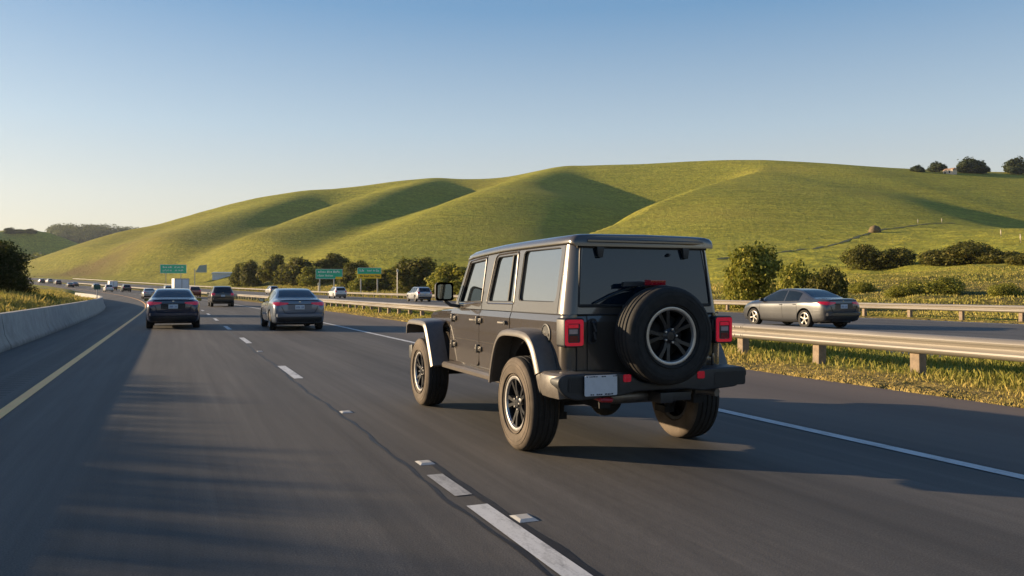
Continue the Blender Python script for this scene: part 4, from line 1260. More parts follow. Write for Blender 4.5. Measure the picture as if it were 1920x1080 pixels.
        for s in (-1, 1):
            for y in ((1.05, -.22, -1.02) if not suv else (1.05, -.17, -1.02)):
                q = [cast(bv, (s*3, y+.06*math.sin((z-.3)*2), z), (-s, 0, 0), .001) for z in np.linspace(.32, belt(y)-.01, 9)]
                q = [p for p in q if p is not None]
                if len(q) > 2: ln.tube(q, .005, 5)
            q = [cast(bv, (s*3, y, belt(y)-.01), (-s, 0, 0), .002) for y in np.linspace(ya+.0, yb+.05, 16)]
            ln.tube([p for p in q if p is not None], .007, 5)
        ln.build('shut_lines', M['gasket'], root)
        hd = MB()
        for s in (-1, 1):
            for y in (-.12, -.98+.12):
                p = cast(bv, (s*3, y, belt(y)-.11), (-s, 0, 0), .016)
                if p is not None: hd.tube([p+Vector((-s*.02, -.09, 0)), p+Vector((0, -.06, 0)), p+Vector((0, .06, 0)), p+Vector((-s*.02, .09, 0))], [.009, .014, .014, .009], 8)
        hd.build('door_handle', M['plastic'] if detail == 2 else mat, root)
        p = cast(bv, (0, -5, zp), (0, 1, 0), .012)
        pl = MB(); pl.box((-.155, p.y-.004, zp-.075), (.155, p.y+.03, zp+.075)); po = pl.build('number_plate', PLM, root, 30, .006)
        im = MB(); rr = random.Random(len(label))
        for k in range(6):
            x = -.115+.042*k
            if k == 3: continue
            im.box((x, p.y-.0058, zp-.035), (x+.008, p.y-.0035, zp+.03)); im.box((x+.018, p.y-.0058, zp-.035), (x+.026, p.y-.0035, zp+.03)); im.box((x, p.y-.0056, zp+rr.choice((-.035, -.006, .022))), (x+.026, p.y-.0035, zp+rr.choice((-.027, .002, .03))))
        im.build('plate_marks', PLI, po, 0)
        p = cast(bv, (0, -5, zl[1]+.012), (0, 1, 0), .006)
        if p is not None:
            em = MB(); em.rings([[(q*x, p.y+.004*k, p.z+q*z) for x, z in ((-.03, -.02), (.03, -.02), (.036, .0), (.02, .026), (-.02, .026), (-.036, 0))] for k, q in ((1, 1), (0, .8))])
            em.build('badge', M['chrome'], root, 30)
        for s in (-1, 1):
            mm = MB(); yy = .88
            mm.rings([[(s*(.865+a*.9), yy+dy, (belt(.8)+.03)+b*.9) for a, b in rrect(0, 0, .19, .125, .04)] for dy in (0, .03)]+[[(s*(.875+a*.75), yy+.10, (belt(.8)+.04)+b*.75) for a, b in rrect(0, 0, .19, .125, .04)]])
            mm.tube([(s*.82, yy+.04, belt(.8)+.01), (s*.90, yy+.04, belt(.8)+.05)], .025, 8)
            mo = mm.build('wing_mirror', M['plastic'] if detail == 2 else mat, root, 40)
            g = MB(); g.fill(rrect(.015, .015, .175, .11, .03), [], lambda a, b: (s*(.865+a*.9), yy-.002, belt(.8)+.03+b*.9), 0, 0)
            g.build('mirror_glass', M['mirror'], mo, 0)
        ub = MB(); ub.box((-.70, P['wb'][0]-.6, P['bot'][3][1]-.0), (.70, P['wb'][1]+.5, .40))
        for yc in P['wb']:
            for s in (-1, 1):
                ub.rings([[(s*x, yc+P['r']*1.16*math.cos(t), P['r']+P['r']*1.16*math.sin(t)) for t in np.linspace(0, math.pi, 15)] for x in (.90, .56)], 0, False, (False, False))
                ub.add([(s*.56, yc+P['r']*1.17*math.cos(t), P['r']+P['r']*1.17*math.sin(t)) for t in np.linspace(0, math.pi, 15)], [tuple(range(15))])
        ub.build('underbody', M['black'], root, 30)
        if not suv:
            xp = MB()
            for x in (-.5, .5): xp.tube([(x, y0+.02, .30), (x, y0+.3, .30)], .035, 12)
            xp.build('exhaust', M['black'], root)
    w0 = None
    for yc in P['wb']:
        for s in (-1, 1):
            if detail == 0:
                t = MB(); t.lathe([(0, .11), (P['r']*.65, .11), (P['r'], .07), (P['r'], -.07), (P['r']*.65, -.11), (0, -.11)], 14, 0)
                w = t.build('wheel', M['tyre'], root, 40)
            elif w0 is None: w = w0 = far_wheel(P, detail == 2)
            else: w = copy_tree(w0)
            w.parent = root; w.location = (s*P['track'], yc, P['r']); w.rotation_euler = (random.random()*3, 0, 0 if s > 0 else math.pi)
    return root
def park(o, X, Y, Z, dz=0.0, extra=0.0):
    o.location = (X, Y, Z+dz); o.rotation_euler = (math.atan(grade(Y)), 0, heading(Y)+extra)
C_navy = paint('navy_paint', (0.011, 0.018, 0.045), 0.2, 0.24)
C_grey = paint('slate_paint', (0.11, 0.14, 0.19), 0.3, 0.30)
C_silv = paint('warm_grey_paint', (0.070, 0.074, 0.082), 0.45, 0.28)
C_dark = paint('charcoal_paint', (0.030, 0.030, 0.032), 0.5, 0.30)
C_white = paint('white_paint', (0.62, 0.62, 0.62), 0.0, 0.35)
C_lsil = paint('light_silver_paint', (0.36, 0.37, 0.39), 0.6, 0.32)
C_maroon = paint('maroon_paint', (0.16, 0.03, 0.03), 0.3, 0.32)

park(make_car('sedan', SEDAN, C_navy, 'dark navy sedan seen from behind in the left lane beside the yellow line', 'car'), -.02, 34.0, 0)
park(make_car('sedan', SEDAN, C_grey, 'slate grey sedan seen from behind in the lane left of the big dark car', 'car'), 3.98, 31.2, 0)
park(make_car('sedan', SEDAN, C_silv, 'warm grey sedan at right, between the two guardrails', 'car'), 22.05, 25.1, 0)
park(make_car('suv', SUVP, C_dark, 'charcoal estate car with a sunlit left side, ahead of both nearer sedans', 'car', None, 1), 3.65, 73.5, 0)
X, Y, Z, d = on_line(785, 27.4); park(make_car('suv', SUVP, C_lsil, 'silver SUV on the second carriageway, just left of the wing mirror of the big car', 'car', None, 1), X, Y, Z)
X, Y, Z, d = on_line(632, 25.6); park(make_car('suv', SUVP, C_white, 'white SUV on the second carriageway, below the left green road sign', 'car', None, 1), X, Y, Z)
X, Y, Z, d = on_line(279, 0.0); park(make_car('sedan', SEDAN, C_lsil, 'silver sedan in the left lane, just beyond the navy sedan', 'car', None, 1), X, Y, Z)
farlist = [
 ('suv', SUVP, C_lsil, 510, 26.0, 'small silver SUV beyond the roof of the slate grey sedan', None),
 ('suv', SUVP, C_maroon, 363, 7.5, 'maroon car on the right shoulder lane beside the white box truck', None),
 ('suv', SUVP, C_white, 314, 7.4, 'small white car seen left of the white box truck', None),
 ('suv', SUVP, C_dark, 236, 3.83, 'small dark car alone on the bend, left of the silver sedan', None),
 ('suv', SUVP, C_white, 203, 0.2, 'small white car at the end of the concrete barrier', None),
 ('sedan', SEDAN, C_lsil, 180, 3.9, 'small pale car just beyond the small green sign', None),
 ('sedan', SEDAN, C_dark, 140, 3.8, 'dark car rightmost of the far row on the bend', 'cars in the far row on the bend'),
 ('sedan', SEDAN, C_dark, 131, 0.2, 'low dark car second from the right in the far row on the bend', 'cars in the far row on the bend'),
 ('suv', SUVP, C_dark, 108, 3.8, 'dark tall car in the middle of the far row on the bend', 'cars in the far row on the bend'),
 ('suv', SUVP, C_lsil, 92, 7.4, 'pale tall car second from the left in the far row on the bend', 'cars in the far row on the bend'),
 ('suv', SUVP, C_dark, 77, 3.8, 'dark car leftmost of the far row on the bend', 'cars in the far row on the bend'),
]
for nm, P, mt, px, off, lab, grp in farlist:
    X, Y, Z, d = on_line(px, off, 60)
    park(make_car(nm, P, mt, lab, 'car', grp, 0), X, Y, Z)
# box truck and van
def box_truck(name, mat, w, h, l, lab, cat):
    root = empty(name); tag(root, lab, cat)
    b = MB(); b.box((-w/2, 0, .85), (w/2, l, h)); b.build('cargo_box', mat, root, 30, .03)
    t = MB()
    for x in (-w/2+.04, 0, w/2-.04): t.box((x-.03, -.02, .9), (x+.03, .0, h-.06))
    t.box((-w/2+.03, -.025, h-.10), (w/2-.03, 0, h-.02)); t.box((-w/2+.03, -.025, .86), (w/2-.03, 0, .96))
    t.build('rear_door_frame', M['steel'], root, 0)
    c = MB(); c.rings([[(-w/2+.12, l+.15, .6), (w/2-.12, l+.15, .6), (w/2-.12, l+.15, 2.1), (-w/2+.12, l+.15, 2.1)], [(-w/2+.12, l+1.1, .6), (w/2-.12, l+1.1, .6), (w/2-.15, l+1.0, 2.1), (-w/2+.15, l+1.0, 2.1)], [(-w/2+.15, l+1.9, .6), (w/2-.15, l+1.9, .6), (w/2-.18, l+1.8, 1.2), (-w/2+.18, l+1.8, 1.2)]])
    c.build('cab', mat, root, 30)
    f = MB(); f.box((-w/2+.2, 0, .55), (w/2-.2, l+1.2, .85)); f.box((-w/2+.1, -.06, .5), (w/2-.1, .06, .66)); f.build('chassis', M['black'], root, 0)
    for y in (1.0, l+1.0):
        for s in (-1, 1):
            q = MB(); q.lathe([(0, .13), (.30, .13), (.44, .09), (.44, -.09), (.30, -.13), (0, -.13)], 18, 0, Matrix.Translation((s*(w/2-.18), y, .44))); q.build('wheel', M['tyre'], root)
    for s in (-1, 1):
        q = MB(); q.box((s*(w/2-.30), -.065, .68), (s*(w/2-.10), -.0, .80)); q.build('tail_lamp', M['redlens'], root, 0)
    return root
TRW = simple('truck_white', (0.66, 0.67, 0.70), 0.4, 0, 0.06, 3)
X, Y, Z, d = on_line(341, 4.3, 60); park(box_truck('box_truck', TRW, 2.0, 2.85, 4.2, 'white box truck seen above the roof of the navy sedan', 'truck'), X, Y, Z)
X, Y, Z, d = on_line(213, 3.83, 60); park(box_truck('box_van', TRW, 1.9, 2.35, 3.0, 'small white box van on the bend beyond the end of the barrier', 'van'), X, Y, Z)
# ------------------------------------------------------------------ road signs, small structures
def sign_mat(name, c):
    return simple(name, c, 0.45, 0, 0.10, 3)
SG = sign_mat('sign_green', (0.008, 0.46, 0.27)); SY_ = sign_mat('sign_yellow', (0.98, 0.56, 0.01)); SW = sign_mat('sign_white', (0.8, 0.82, 0.8))
SB = simple('sign_back', (0.30, 0.36, 0.34), 0.6, 0.2, 0.15, 3); GALV = simple('galvanised_post', (0.42, 0.41, 0.39), 0.5, 0.4, 0.15, 5)
BLK = simple('sign_black', (0.02, 0.02, 0.02), 0.6)
def place_sign(px, off, py0, py1, wpx, lab, post_px, lines, yellow=None, posts_to=-0.4, y1=420):
    X, Y, Z, d = on_line(px, off, 60, y1)
    zt = H+(HOR-py0)/F*d; zb = H+(HOR-py1)/F*d; w = wpx/F*d; h = zt-zb
    g = float(hw(X, Y))
    root = empty('road_sign', (X, Y, g), -0.10); tag(root, lab, 'road sign', None)
    zb -= g; zt -= g
    pn = MB(); pn.prism(rrect(-w/2, zb, w/2, zt, h*.05), lambda a, b, q: (a, q, b), 0, .08); pn.build('sign_panel', SG, root, 0)
    bd = MB(); t = h*.03
    o_ = rrect(-w/2, zb, w/2, zt, h*.05); i_ = rrect(-w/2+t, zb+t, w/2-t, zt-t, h*.04)
    bd.fill(o_, [i_], lambda a, b: (a, -.012, b), 0.01, 0, 0, (0, 1, 0)); bd.build('sign_border', SW, root, 0)
    if yellow:
        x0, x1, f = yellow
        yp = MB(); yp.box((-w/2+w*x0, -.03, zb-.02), (-w/2+w*x1, -.014, zb+h*f)); yo = yp.build('yellow_panel', SY_, root, 0)
    rr = random.Random(int(px)); tx = MB(); bl = MB()
    for zc, hh, a, b, dark in lines:      # lettering too small to read: broken strokes
        x = a
        while x < b:
            for q in range(rr.choice((3, 4, 6, 7))):
                if x > b: break
                cw = hh*h*rr.uniform(.35, .62); m = bl if dark else tx; yq = -.038 if dark else -.018
                xx = -w/2+x*w; z0 = zb+zc*h; H_ = hh*h*rr.choice((.7, .7, 1)); k = rr.random()
                m.box((xx, yq, z0), (xx+cw*.28, yq+.008, z0+H_))
                if k < .7: m.box((xx, yq+.001, z0+H_*rr.choice((0, .4, .75))), (xx+cw*.8, yq+.009, z0+H_*rr.choice((.25, .6, 1))))
                if k > .35: m.box((xx+cw*.55, yq+.002, z0), (xx+cw*.8, yq+.0095, z0+H_))
                x += (cw*1.12)/w
            x += .035
    if tx.f: tx.build('sign_lettering', SW, root, 0)
    if bl.f: bl.build('panel_lettering', BLK, yo, 0)
    first = None
    for pp in post_px:
        xx = (pp-px)/F*d
        if first is None:
            p = MB(); p.box((-.11, .085, posts_to), (.11, .26, zt-.1)); first = o = p.build('sign_post', GALV, root, 30, .01)
        else:
            o = first.copy(); COL.objects.link(o); o.parent = root
        o.location = (xx, 0, 0)
    return root
place_sign(617, 38.5, 504.5, 523, 49, 'green road sign with two lines of lettering and a small yellow tab', (600, 626), [(.62, .22, .09, .90, 0), (.24, .22, .07, .62, 0)], (.74, 1.0, .22))
place_sign(693, 38.5, 502, 522, 44, 'green and yellow road sign, upper half green and lower half yellow', (677, 708), [(.62, .24, .08, .26, 0), (.66, .15, .40, .72, 0), (.62, .24, .78, .92, 0), (.12, .2, .10, .92, 1)], (0, 1.0, .42))
place_sign(325, 39.5, 496, 512.5, 46, 'farthest green road sign, wide with two columns of lettering, on the left below the hill', (312, 338), [(.62, .2, .10, .46, 0), (.62, .2, .54, .92, 0), (.24, .2, .10, .42, 0), (.24, .2, .56, .88, 0)])
# back of a sign and a pale shed near the foot of the hill
X, Y, Z, d = on_line(377, 41, 60); g = float(hw(X, Y))
r = empty('sign_back', (X, Y, g)); tag(r, 'grey back of a sign panel on one pale post, right of the farthest green sign', 'road sign')
zt, zb = H+(HOR-496)/F*d-g, H+(HOR-511)/F*d-g; w = 20/F*d
m = MB(); m.prism([(-w/2, zb), (w/2, zb), (w/2, zt), (-w/2+w*.35, zt-.3)], lambda a, b, q: (a, q, b), 0, .08); m.build('sign_panel', SB, r, 0)
m = MB(); m.box((-w*.55-.12, .0, -.3), (-w*.55+.12, .2, zb+1.3)); m.box((-w*.55-.12, .02, zb+.5), (w/2, .10, zb+.7)); m.build('sign_post', GALV, r, 0)
X, Y, g, d = hit(415, 522.5, 150)
r = empty('shed', (X, Y, g), -.25); tag(r, 'low pale blue-white shed at the foot of the hill, left of the dark trees', 'shed')
w = 33/F*d; hh = 9/F*d; base_z = 0.0
WSH = simple('pale_wall', (0.52, 0.58, 0.68), 0.7, 0, 0.1, 1.5)
m = MB(); m.box((-w/2, 0, base_z-.5), (w/2, 6, base_z+hh)); m.build('wall', WSH, r, 0)
m = MB(); m.rings([[(x, -.4, base_z+hh), (x, 6.4, base_z+hh), (x, 6.4, base_z+hh+.15), (x, 3, base_z+hh+.7), (x, -.4, base_z+hh+.15)] for x in (-w/2-.3, w/2+.3)]); m.build('roof', SB, r, 0)
for k in range(0):
    m = MB(); m.box((-w/2+w*(.12+.22*k), -.04, base_z+.5), (-w/2+w*(.24+.22*k), .02, base_z+hh-.4)); m.build('window', M['glass'], r, 0)
# small green sign behind the barrier end
d = 62.; X, Y = c2w((182-960)/F*d, d); g = float(hw(X, Y))
r = empty('marker_sign', (X, Y, g), .15); tag(r, 'small dark green marker sign on a post behind the barrier', 'road sign')
zt = H+(HOR-534)/F*d-g
m = MB(); m.prism(rrect(-.24, zt-.36, .24, zt, .04), lambda a, b, q: (a, q, b), 0, .03); m.build('sign_panel', sign_mat('marker_green', (.01, .07, .055)), r, 0)
m = MB(); m.box((-.035, .03, -.3), (.035, .08, zt-.02)); m.build('sign_post', GALV, r, 0)
# slim poles at the roadside beyond the far rail
PL = None
for px, h_, lab in ((597, 2.3, 'slim pale pole left of the left green sign post'), (745, 4.6, 'slim pale pole between the yellow-bottomed sign and the round tree')):
    X, Y, Z, d = on_line(px, 37.2, 60); g = float(hw(X, Y))
    m = MB(); m.tube([(0, 0, -.3), (0, 0, h_*.6), (0, 0, h_)], [.09, .08, .06], 8); m.box((-.16, -.05, h_-.5), (.16, .02, h_-.1))
    o = m.build('marker_post', GALV, None, 40); o.location = (X, Y, g); tag(o, lab, 'post')
# hill: fence posts, hay mound, farm track, house
FP = simple('bleached_wood', (0.42, 0.36, 0.28), 0.8, 0, 0.2, 5)
f0 = None
for px, py, lab in ((1721, 421, 'pale fence post standing above the farm track, nearest the mound'), (1766, 419, 'second pale fence post along the farm track, at its bend'), (1877, 444, 'pale fence post at the shaded foot of the hill'), (1914, 455, 'crooked pale fence post at the right edge of the hill')):
    X, Y, Z, d = hit(px, py)
    if f0 is None:
        m = MB(); m.tube([(0, 0, -.3), (0, 0, .8), (.02, 0, 1.75)], [.13, .12, .09], 7); m.box((-.35, -.05, 1.1), (.3, .05, 1.22)); f0 = o = m.build('fence_post', FP, None, 40)
    else:
        o = f0.copy(); COL.objects.link(o); o.rotation_euler = (0, .12, 1)
    o.location = (X, Y, Z); tag(o, lab, 'fence post', 'fence posts on the hill')
X, Y, Z, d = hit(1640, 436)
rg = random.Random(4); m = MB(); rs = []
for zz, rr in ((-.3, 1.9), (.4, 2.0), (1.1, 1.7), (1.7, 1.1), (2.0, .35)):
    rs.append([(rr*(1+rg.uniform(-.16, .16))*math.cos(t), .8*rr*(1+rg.uniform(-.16, .16))*math.sin(t), zz+rg.uniform(-.12, .12)) for t in np.linspace(0, 2*math.pi, 17)[:-1]])
m.rings(rs); o = m.build('hay_mound', simple('old_hay', (0.15, 0.105, 0.05), 0.95, 0, 0.45, 3, bmp=0.8), None, 60); o.location = (X, Y, Z); tag(o, 'weathered brown hay mound on the hillside beside the farm track', 'hay mound')
def track():
    pts = [(1345, 487), (1440, 477), (1500, 469), (1560, 460), (1605, 446), (1640, 434), (1690, 427), (1740, 420), (1790, 419)]
    W = [Vector(hit(a, b)[:3]) for a, b in pts]; W = cr([tuple(p) for p in W], 10); V = []
    for i, p in enumerate(W):
        t = (W[min(i+1, len(W)-1)]-W[max(i-1, 0)]); n = Vector((t.y, -t.x, 0)).normalized()
        wd = .55+.25*math.sin(i*1.3)
        for q in (-1, 0, 1):
            X, Y = p.x+n.x*q*wd, p.y+n.y*q*wd; V.append((X, Y, float(hw(X, Y))+.10))
    n = len(W); Fc = [(3*i+j, 3*i+j+1, 3*i+j+4, 3*i+j+3) for i in range(n-1) for j in (0, 1)]
    tag(np_mesh('farm_track', np.array(V), np.array(Fc), simple('track_weeds', (0.035, 0.050, 0.014), 0.95, 0, 0.4, 1.2)), kind='structure')
track()
X, Y, Z, d = hit(1777, 325, 300); X *= .992; Y *= .992
r = empty('house', (X, Y, float(hw(X, Y))-.4), R(-86)); r.scale = (.62, .62, .70); tag(r, 'small sunlit cream house among the trees on the hilltop', 'house')
CRM = simple('cream_render', (0.62, 0.50, 0.38), 0.8, 0, 0.1, .4); RF = simple('clay_roof', (0.36, 0.22, 0.14), 0.8, 0, 0.2, .8)
m = MB(); m.box((-5.5, 0, -1), (5.5, 7, 4.2)); m.build('wall', CRM, r, 0)
m = MB(); m.rings([[(x, -.5, 4.2), (x, 7.5, 4.2), (x, 3.5, 6.0)] for x in (-5.9, 5.9)]); m.build('roof', RF, r, 0)
m = MB(); m.box((1.2, -.05, 1.2), (2.6, .05, 2.8)); m.build('window', M['glass'], r, 0)
m = MB(); m.box((-3.8, -.05, 1.2), (-2.4, .05, 2.8)); m.build('window', M['glass'], r, 0)
# ------------------------------------------------------------------ trees, bushes, grass
def leaf_mat(name, lo, hi, tip):
    m, nt, b = new_mat(name)
    at = nt.nodes.new('ShaderNodeVertexColor'); at.layer_name = 'tint'
    sp = nt.nodes.new('ShaderNodeSeparateColor'); nt.links.new(at.outputs['Color'], sp.inputs[0])
    c = mixc(nt, sp.outputs[0], lo, hi); c = mixc(nt, sp.outputs[1], c, tip)
    nt.links.new(c, b.inputs['Base Color']); b.inputs['Roughness'].default_value = 0.75
    b.inputs['Specular IOR Level'].default_value = 0.2
    tr = nt.nodes.new('ShaderNodeBsdfTranslucent'); nt.links.new(mixc(nt, 0.5, c, (0.14, 0.15, 0.02)), tr.inputs['Color'])
    mx = nt.nodes.new('ShaderNodeMixShader'); mx.inputs[0].default_value = 0.42
    out = nt.nodes['Material Output']
    nt.links.new(b.outputs[0], mx.inputs[1]); nt.links.new(tr.outputs[0], mx.inputs[2]); nt.links.new(mx.outputs[0], out.inputs['Surface'])
    return m
LF = {'oak': leaf_mat('oak_leaf', (0.050, 0.056, 0.013), (0.17, 0.155, 0.034), (0.30, 0.23, 0.055)),
      'light': leaf_mat('shrub_leaf', (0.11, 0.13, 0.02), (0.36, 0.33, 0.05), (0.52, 0.42, 0.09)),
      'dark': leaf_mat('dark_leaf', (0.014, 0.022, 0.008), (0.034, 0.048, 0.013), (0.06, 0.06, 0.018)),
      'haze': leaf_mat('hill_leaf', (0.040, 0.060, 0.030), (0.085, 0.105, 0.050), (0.11, 0.12, 0.06))}
BARK = simple('bark', (0.085, 0.066, 0.048), 0.9, 0, 0.35, 6, bmp=0.5)
def leaf_cloud(rng, blobs, n, size, up=0.3, fill=0.55):
    """leaf-sized quads through the crown; blobs = (x,y,z,rx,ry,rz)"""
    B = np.array(blobs, float); vol = (B[:, 3]*B[:, 4]*B[:, 5])**(2/3); pr = vol/vol.sum()
    k = rng.choice(len(B), n, p=pr)
    v = rng.normal(size=(n, 3)); v /= np.linalg.norm(v, axis=1)[:, None]
    rad = np.where(rng.random(n) < fill, 1-.35*rng.random(n)**2, rng.random(n)**(1/2))
    lump = 1+.16*np.sin(v[:, 0]*5+k)*np.sin(v[:, 1]*6+2*k)+.10*np.sin(v[:, 2]*9+v[:, 0]*7+k)
    rad = rad*lump*(1+.10*rng.normal(size=n)*(rng.random(n) < .25))
    c = B[k, :3]+v*rad[:, None]*B[k, 3:6]
    nrm = v+rng.normal(size=(n, 3))*.75+np.array([0, 0, up]); nrm /= np.linalg.norm(nrm, axis=1)[:, None]
    a = np.cross(nrm, rng.normal(size=(n, 3))); a /= np.linalg.norm(a, axis=1)[:, None]; b = np.cross(nrm, a)
    s = size*(.55+.9*rng.random(n))
    q = np.stack([c-a*s[:, None]*.5, c+b*s[:, None]*.32-a*s[:, None]*.05, c+a*s[:, None]*.55, c-b*s[:, None]*.32-a*s[:, None]*.05], 1)
    t0 = np.clip(.5+.28*rng.normal(size=n)+.18*np.sin(3*c[:, 0]/B[:, 3].max()+4*c[:, 2]/B[:, 5].max()+k), 0, 1)
    t1 = (rng.random(n) < .12)*rng.random(n)
    tint = np.repeat(np.stack([t0, t1, t0*0], -1)[:, None], 4, 1)
    return q.reshape(-1, 3), np.arange(4*n).reshape(n, 4), tint.reshape(-1, 3)
def fit(V, w, h, z0):
    lo, hi = np.percentile(V, 1, axis=0), np.percentile(V, 99, axis=0)
    V = V.copy()
    for k in (0, 1): V[:, k] = (V[:, k]-(lo[k]+hi[k])/2)*w/(hi[k]-lo[k])
    V[:, 2] = z0+(V[:, 2]-lo[2])*(h-z0)/(hi[2]-lo[2]); return V
def blobs_tree(rng, w, h, trunk, n):
    """clumps for a crown of width w from height trunk to h"""
    o = []; ch = h-trunk
    for i in range(n):
        a = 2*math.pi*(i/n+rng.random()*.1)*2.4; t = rng.random(); z = trunk+ch*(.22+.6*t)
        rr = w*.5*(1-.55*abs(t-.35)**1.2)*(.25+.42*rng.random())
        s = w*(.17+.11*rng.random())*(1-.25*t)
        o.append((rr*math.cos(a), rr*math.sin(a), z, s, s, min(s*.85, ch*.3)))
    o.append((0, 0, trunk+ch*.5, w*.27, w*.27, ch*.42))
    return o
def tree_proto(name, seed, w, h, trunk, n, size, kind, nb=12, limbs=4):
    rng = np.random.default_rng(seed); root = empty(name)
    bl = blobs_tree(rng, w, h, trunk, nb)
    t = MB(); r0 = max(.06, w*.035)
    t.tube([(0, 0, -.5), (.02*w, 0, trunk*.5), (0, .01*w, trunk+(h-trunk)*.25), (0, 0, trunk+(h-trunk)*.6)], [r0*1.25, r0, r0*.75, r0*.3], 9)
    for k in range(limbs):
        b = bl[k*2 % len(bl)]; z0 = trunk*(.6+.1*k)
        t.tube([(0, 0, z0), (b[0]*.4, b[1]*.4, z0+(b[2]-z0)*.5), (b[0]*.9, b[1]*.9, b[2])], [r0*.55, r0*.4, r0*.12], 7)
    t.build('trunk', BARK, root, 40)
    V, Fc, T = leaf_cloud(rng, bl, n, size)
    V = fit(V, w, h, trunk*.5)
    np_mesh('crown', V, Fc, LF[kind], False, {'tint': T}, root)
    return root
def bush_proto(name, seed, w, h, n, size, kind, nb=9):
    rng = np.random.default_rng(seed); root = empty(name)
    bl = []
    for i in range(nb):
        a = rng.random()*6.28; rr = w*.36*math.sqrt(rng.random()); s = w*(.15+.10*rng.random()); z = h*(.22+.45*rng.random())*(1-.5*(rr/(w*.5))**2)
        bl.append((rr*math.cos(a), rr*math.sin(a), z, s, s, min(s, h-z)*(.75+.2*rng.random())))
    bl.append((0, 0, h*.3, w*.38, w*.38, h*.36))
    t = MB()
    for k in range(4):
        b = bl[k]; t.tube([(b[0]*.1, b[1]*.1, -.4), (b[0]*.5, b[1]*.5, b[2]*.5), (b[0], b[1], b[2])], [.05, .04, .015], 6)
    t.build('stem', BARK, root, 40)
    V, Fc, T = leaf_cloud(rng, bl, n, size)
    V = fit(V, w, h, -.1)
    np_mesh('foliage', V, Fc, LF[kind], False, {'tint': T}, root)
    return root
PROTO = {}
def spawn(key, mk, X, Y, Z, s, rz, lab, cat, grp=None, sz=None):
    if key not in PROTO: o = PROTO[key] = mk()
    else: o = copy_tree(PROTO[key])
    o.location = (X, Y, Z); o.scale = (s, s, s if sz is None else sz); o.rotation_euler = (0, 0, rz)
    tag(o, lab, cat, grp); return o
# row of trees behind the far rail: (px, top y, base y, width px, offset, kind, label)
oakA = lambda: tree_proto('oak_tree', 21, 6.0, 6.0, .7, 5200, .42, 'oak', 13)
oakB = lambda: tree_proto('oak_tree', 34, 6.0, 6.0, .5, 5200, .42, 'oak', 15)
oakC = lambda: tree_proto('oak_tree', 52, 6.0, 6.0, .4, 5200, .40, 'light', 12)
G_ = 'trees in the row behind the far guardrail'
row = [
 (452, 497, 530, 36, 46, 'A', 'small round dark tree at the left end of the tree row', None),
 (474, 491, 530, 42, 47, 'B', 'dark tree second from the left end of the tree row', None),
 (515, 481, 530, 48, 50, 'A', 'tall narrow-topped dark tree, third from the left of the tree row', None),
 (557, 486, 536, 66, 51, 'B', 'broad dark tree left of the left green sign', None),
 (586, 504, 540, 50, 52, 'C', 'lighter low tree partly behind the left edge of the left green sign', None),
 (628, 487, 536, 62, 60, 'A', 'broad dark tree rising behind the left green sign', None),
 (664, 492, 538, 52, 54, 'B', 'dark tree between the two green signs on the right', None),
 (689, 512, 545, 56, 48, 'C', 'lighter bushy tree behind the posts of the yellow-bottomed sign', None),
 (733, 508, 545, 50, 52, 'A', 'dark low tree right of the yellow-bottomed sign', None),
 (778, 487, 550, 82, 47, 'B', 'large round tree left of the wing mirror of the big car', None),
 (838, 498, 552, 70, 46, 'C', 'lighter tree partly hidden by the cab of the big car', None),
 (880, 505, 552, 70, 48, 'C', 'light green tree mostly behind the windows of the big car', None),
]
for i, (px, py0, py1, wp, off, k, lab, grp) in enumerate(row):
    X, Y, Z, d = on_line(px, off, 60); g = float(hw(X, Y))
    w = wp/F*d; h = max(H+(HOR-py0)/F*d-g, .75*w)
    spawn('row'+k, {'A': oakA, 'B': oakB, 'C': oakC}[k], X, Y, g, w/6.0, i*1.7, lab, 'tree', None, h/6.0)
# right-hand shrubs beyond the second carriageway
shA = lambda: tree_proto('shrub_tree', 71, 3.6, 4.2, .25, 7500, .17, 'light', 14)
shB = lambda: bush_proto('shrub', 83, 4.0, 2.6, 6500, .17, 'light', 11)
shC = lambda: bush_proto('shrub', 95, 4.0, 2.6, 6000, .20, 'oak', 12)
right = [
 (1412, 462, 37.6, 3.4, 'shA', 1.0, 'tall yellow-green shrub tree right of the big car, behind the far guardrail'),
 (1380, 500, 37.2, 2.2, 'shB', .9, 'small shrub tucked against the right side of the big car'),
 (1508, 497, 38.0, 3.2, 'shB', 1.1, 'rounded yellow-green shrub behind the roof of the warm grey sedan'),
 (1548, 507, 38.6, 2.5, 'shC', 1.0, 'darker shrub behind the rear window of the warm grey sedan'),
]
for px, py, off, w, k, a, lab in right:
    X, Y, Z, d = on_line(px, off, 15); g = float(hw(X, Y)); h = H+(HOR-py)/F*d-g
    bw, bh = (3.6, 4.2) if k == 'shA' else (4.0, 2.6)
    spawn(k, {'shA': shA, 'shB': shB, 'shC': shC}[k], X, Y, g, w/bw, px*.7, lab, 'shrub', None, h/bh)
up = [(1618, 504, 466, 62, 'dark bush, left one of the joined pair on the embankment'), (1672, 500, 470, 72, 'dark bush, right one of the joined pair on the embankment'),
      (1765, 496, 472, 70, 'low dark bush at the left end of the long hedge on the embankment'), (1812, 494, 458, 80, 'tallest dark bush in the middle of the long hedge on the embankment'), (1868, 492, 470, 70, 'dark bush at the right end of the long hedge on the embankment'), (1912, 496, 478, 40, 'small yellow-green bush at the right edge of the embankment')]
for px, pb, pt, wp, lab in up:
    X, Y, Z, d = hit(px, pb, 45); w = wp/F*d; h = (pb-pt)/F*d*1.12
    spawn('shC', shC, X, Y, Z-.1, w/4.0*1.1, px*.37, lab, 'bush', None, h/2.6)
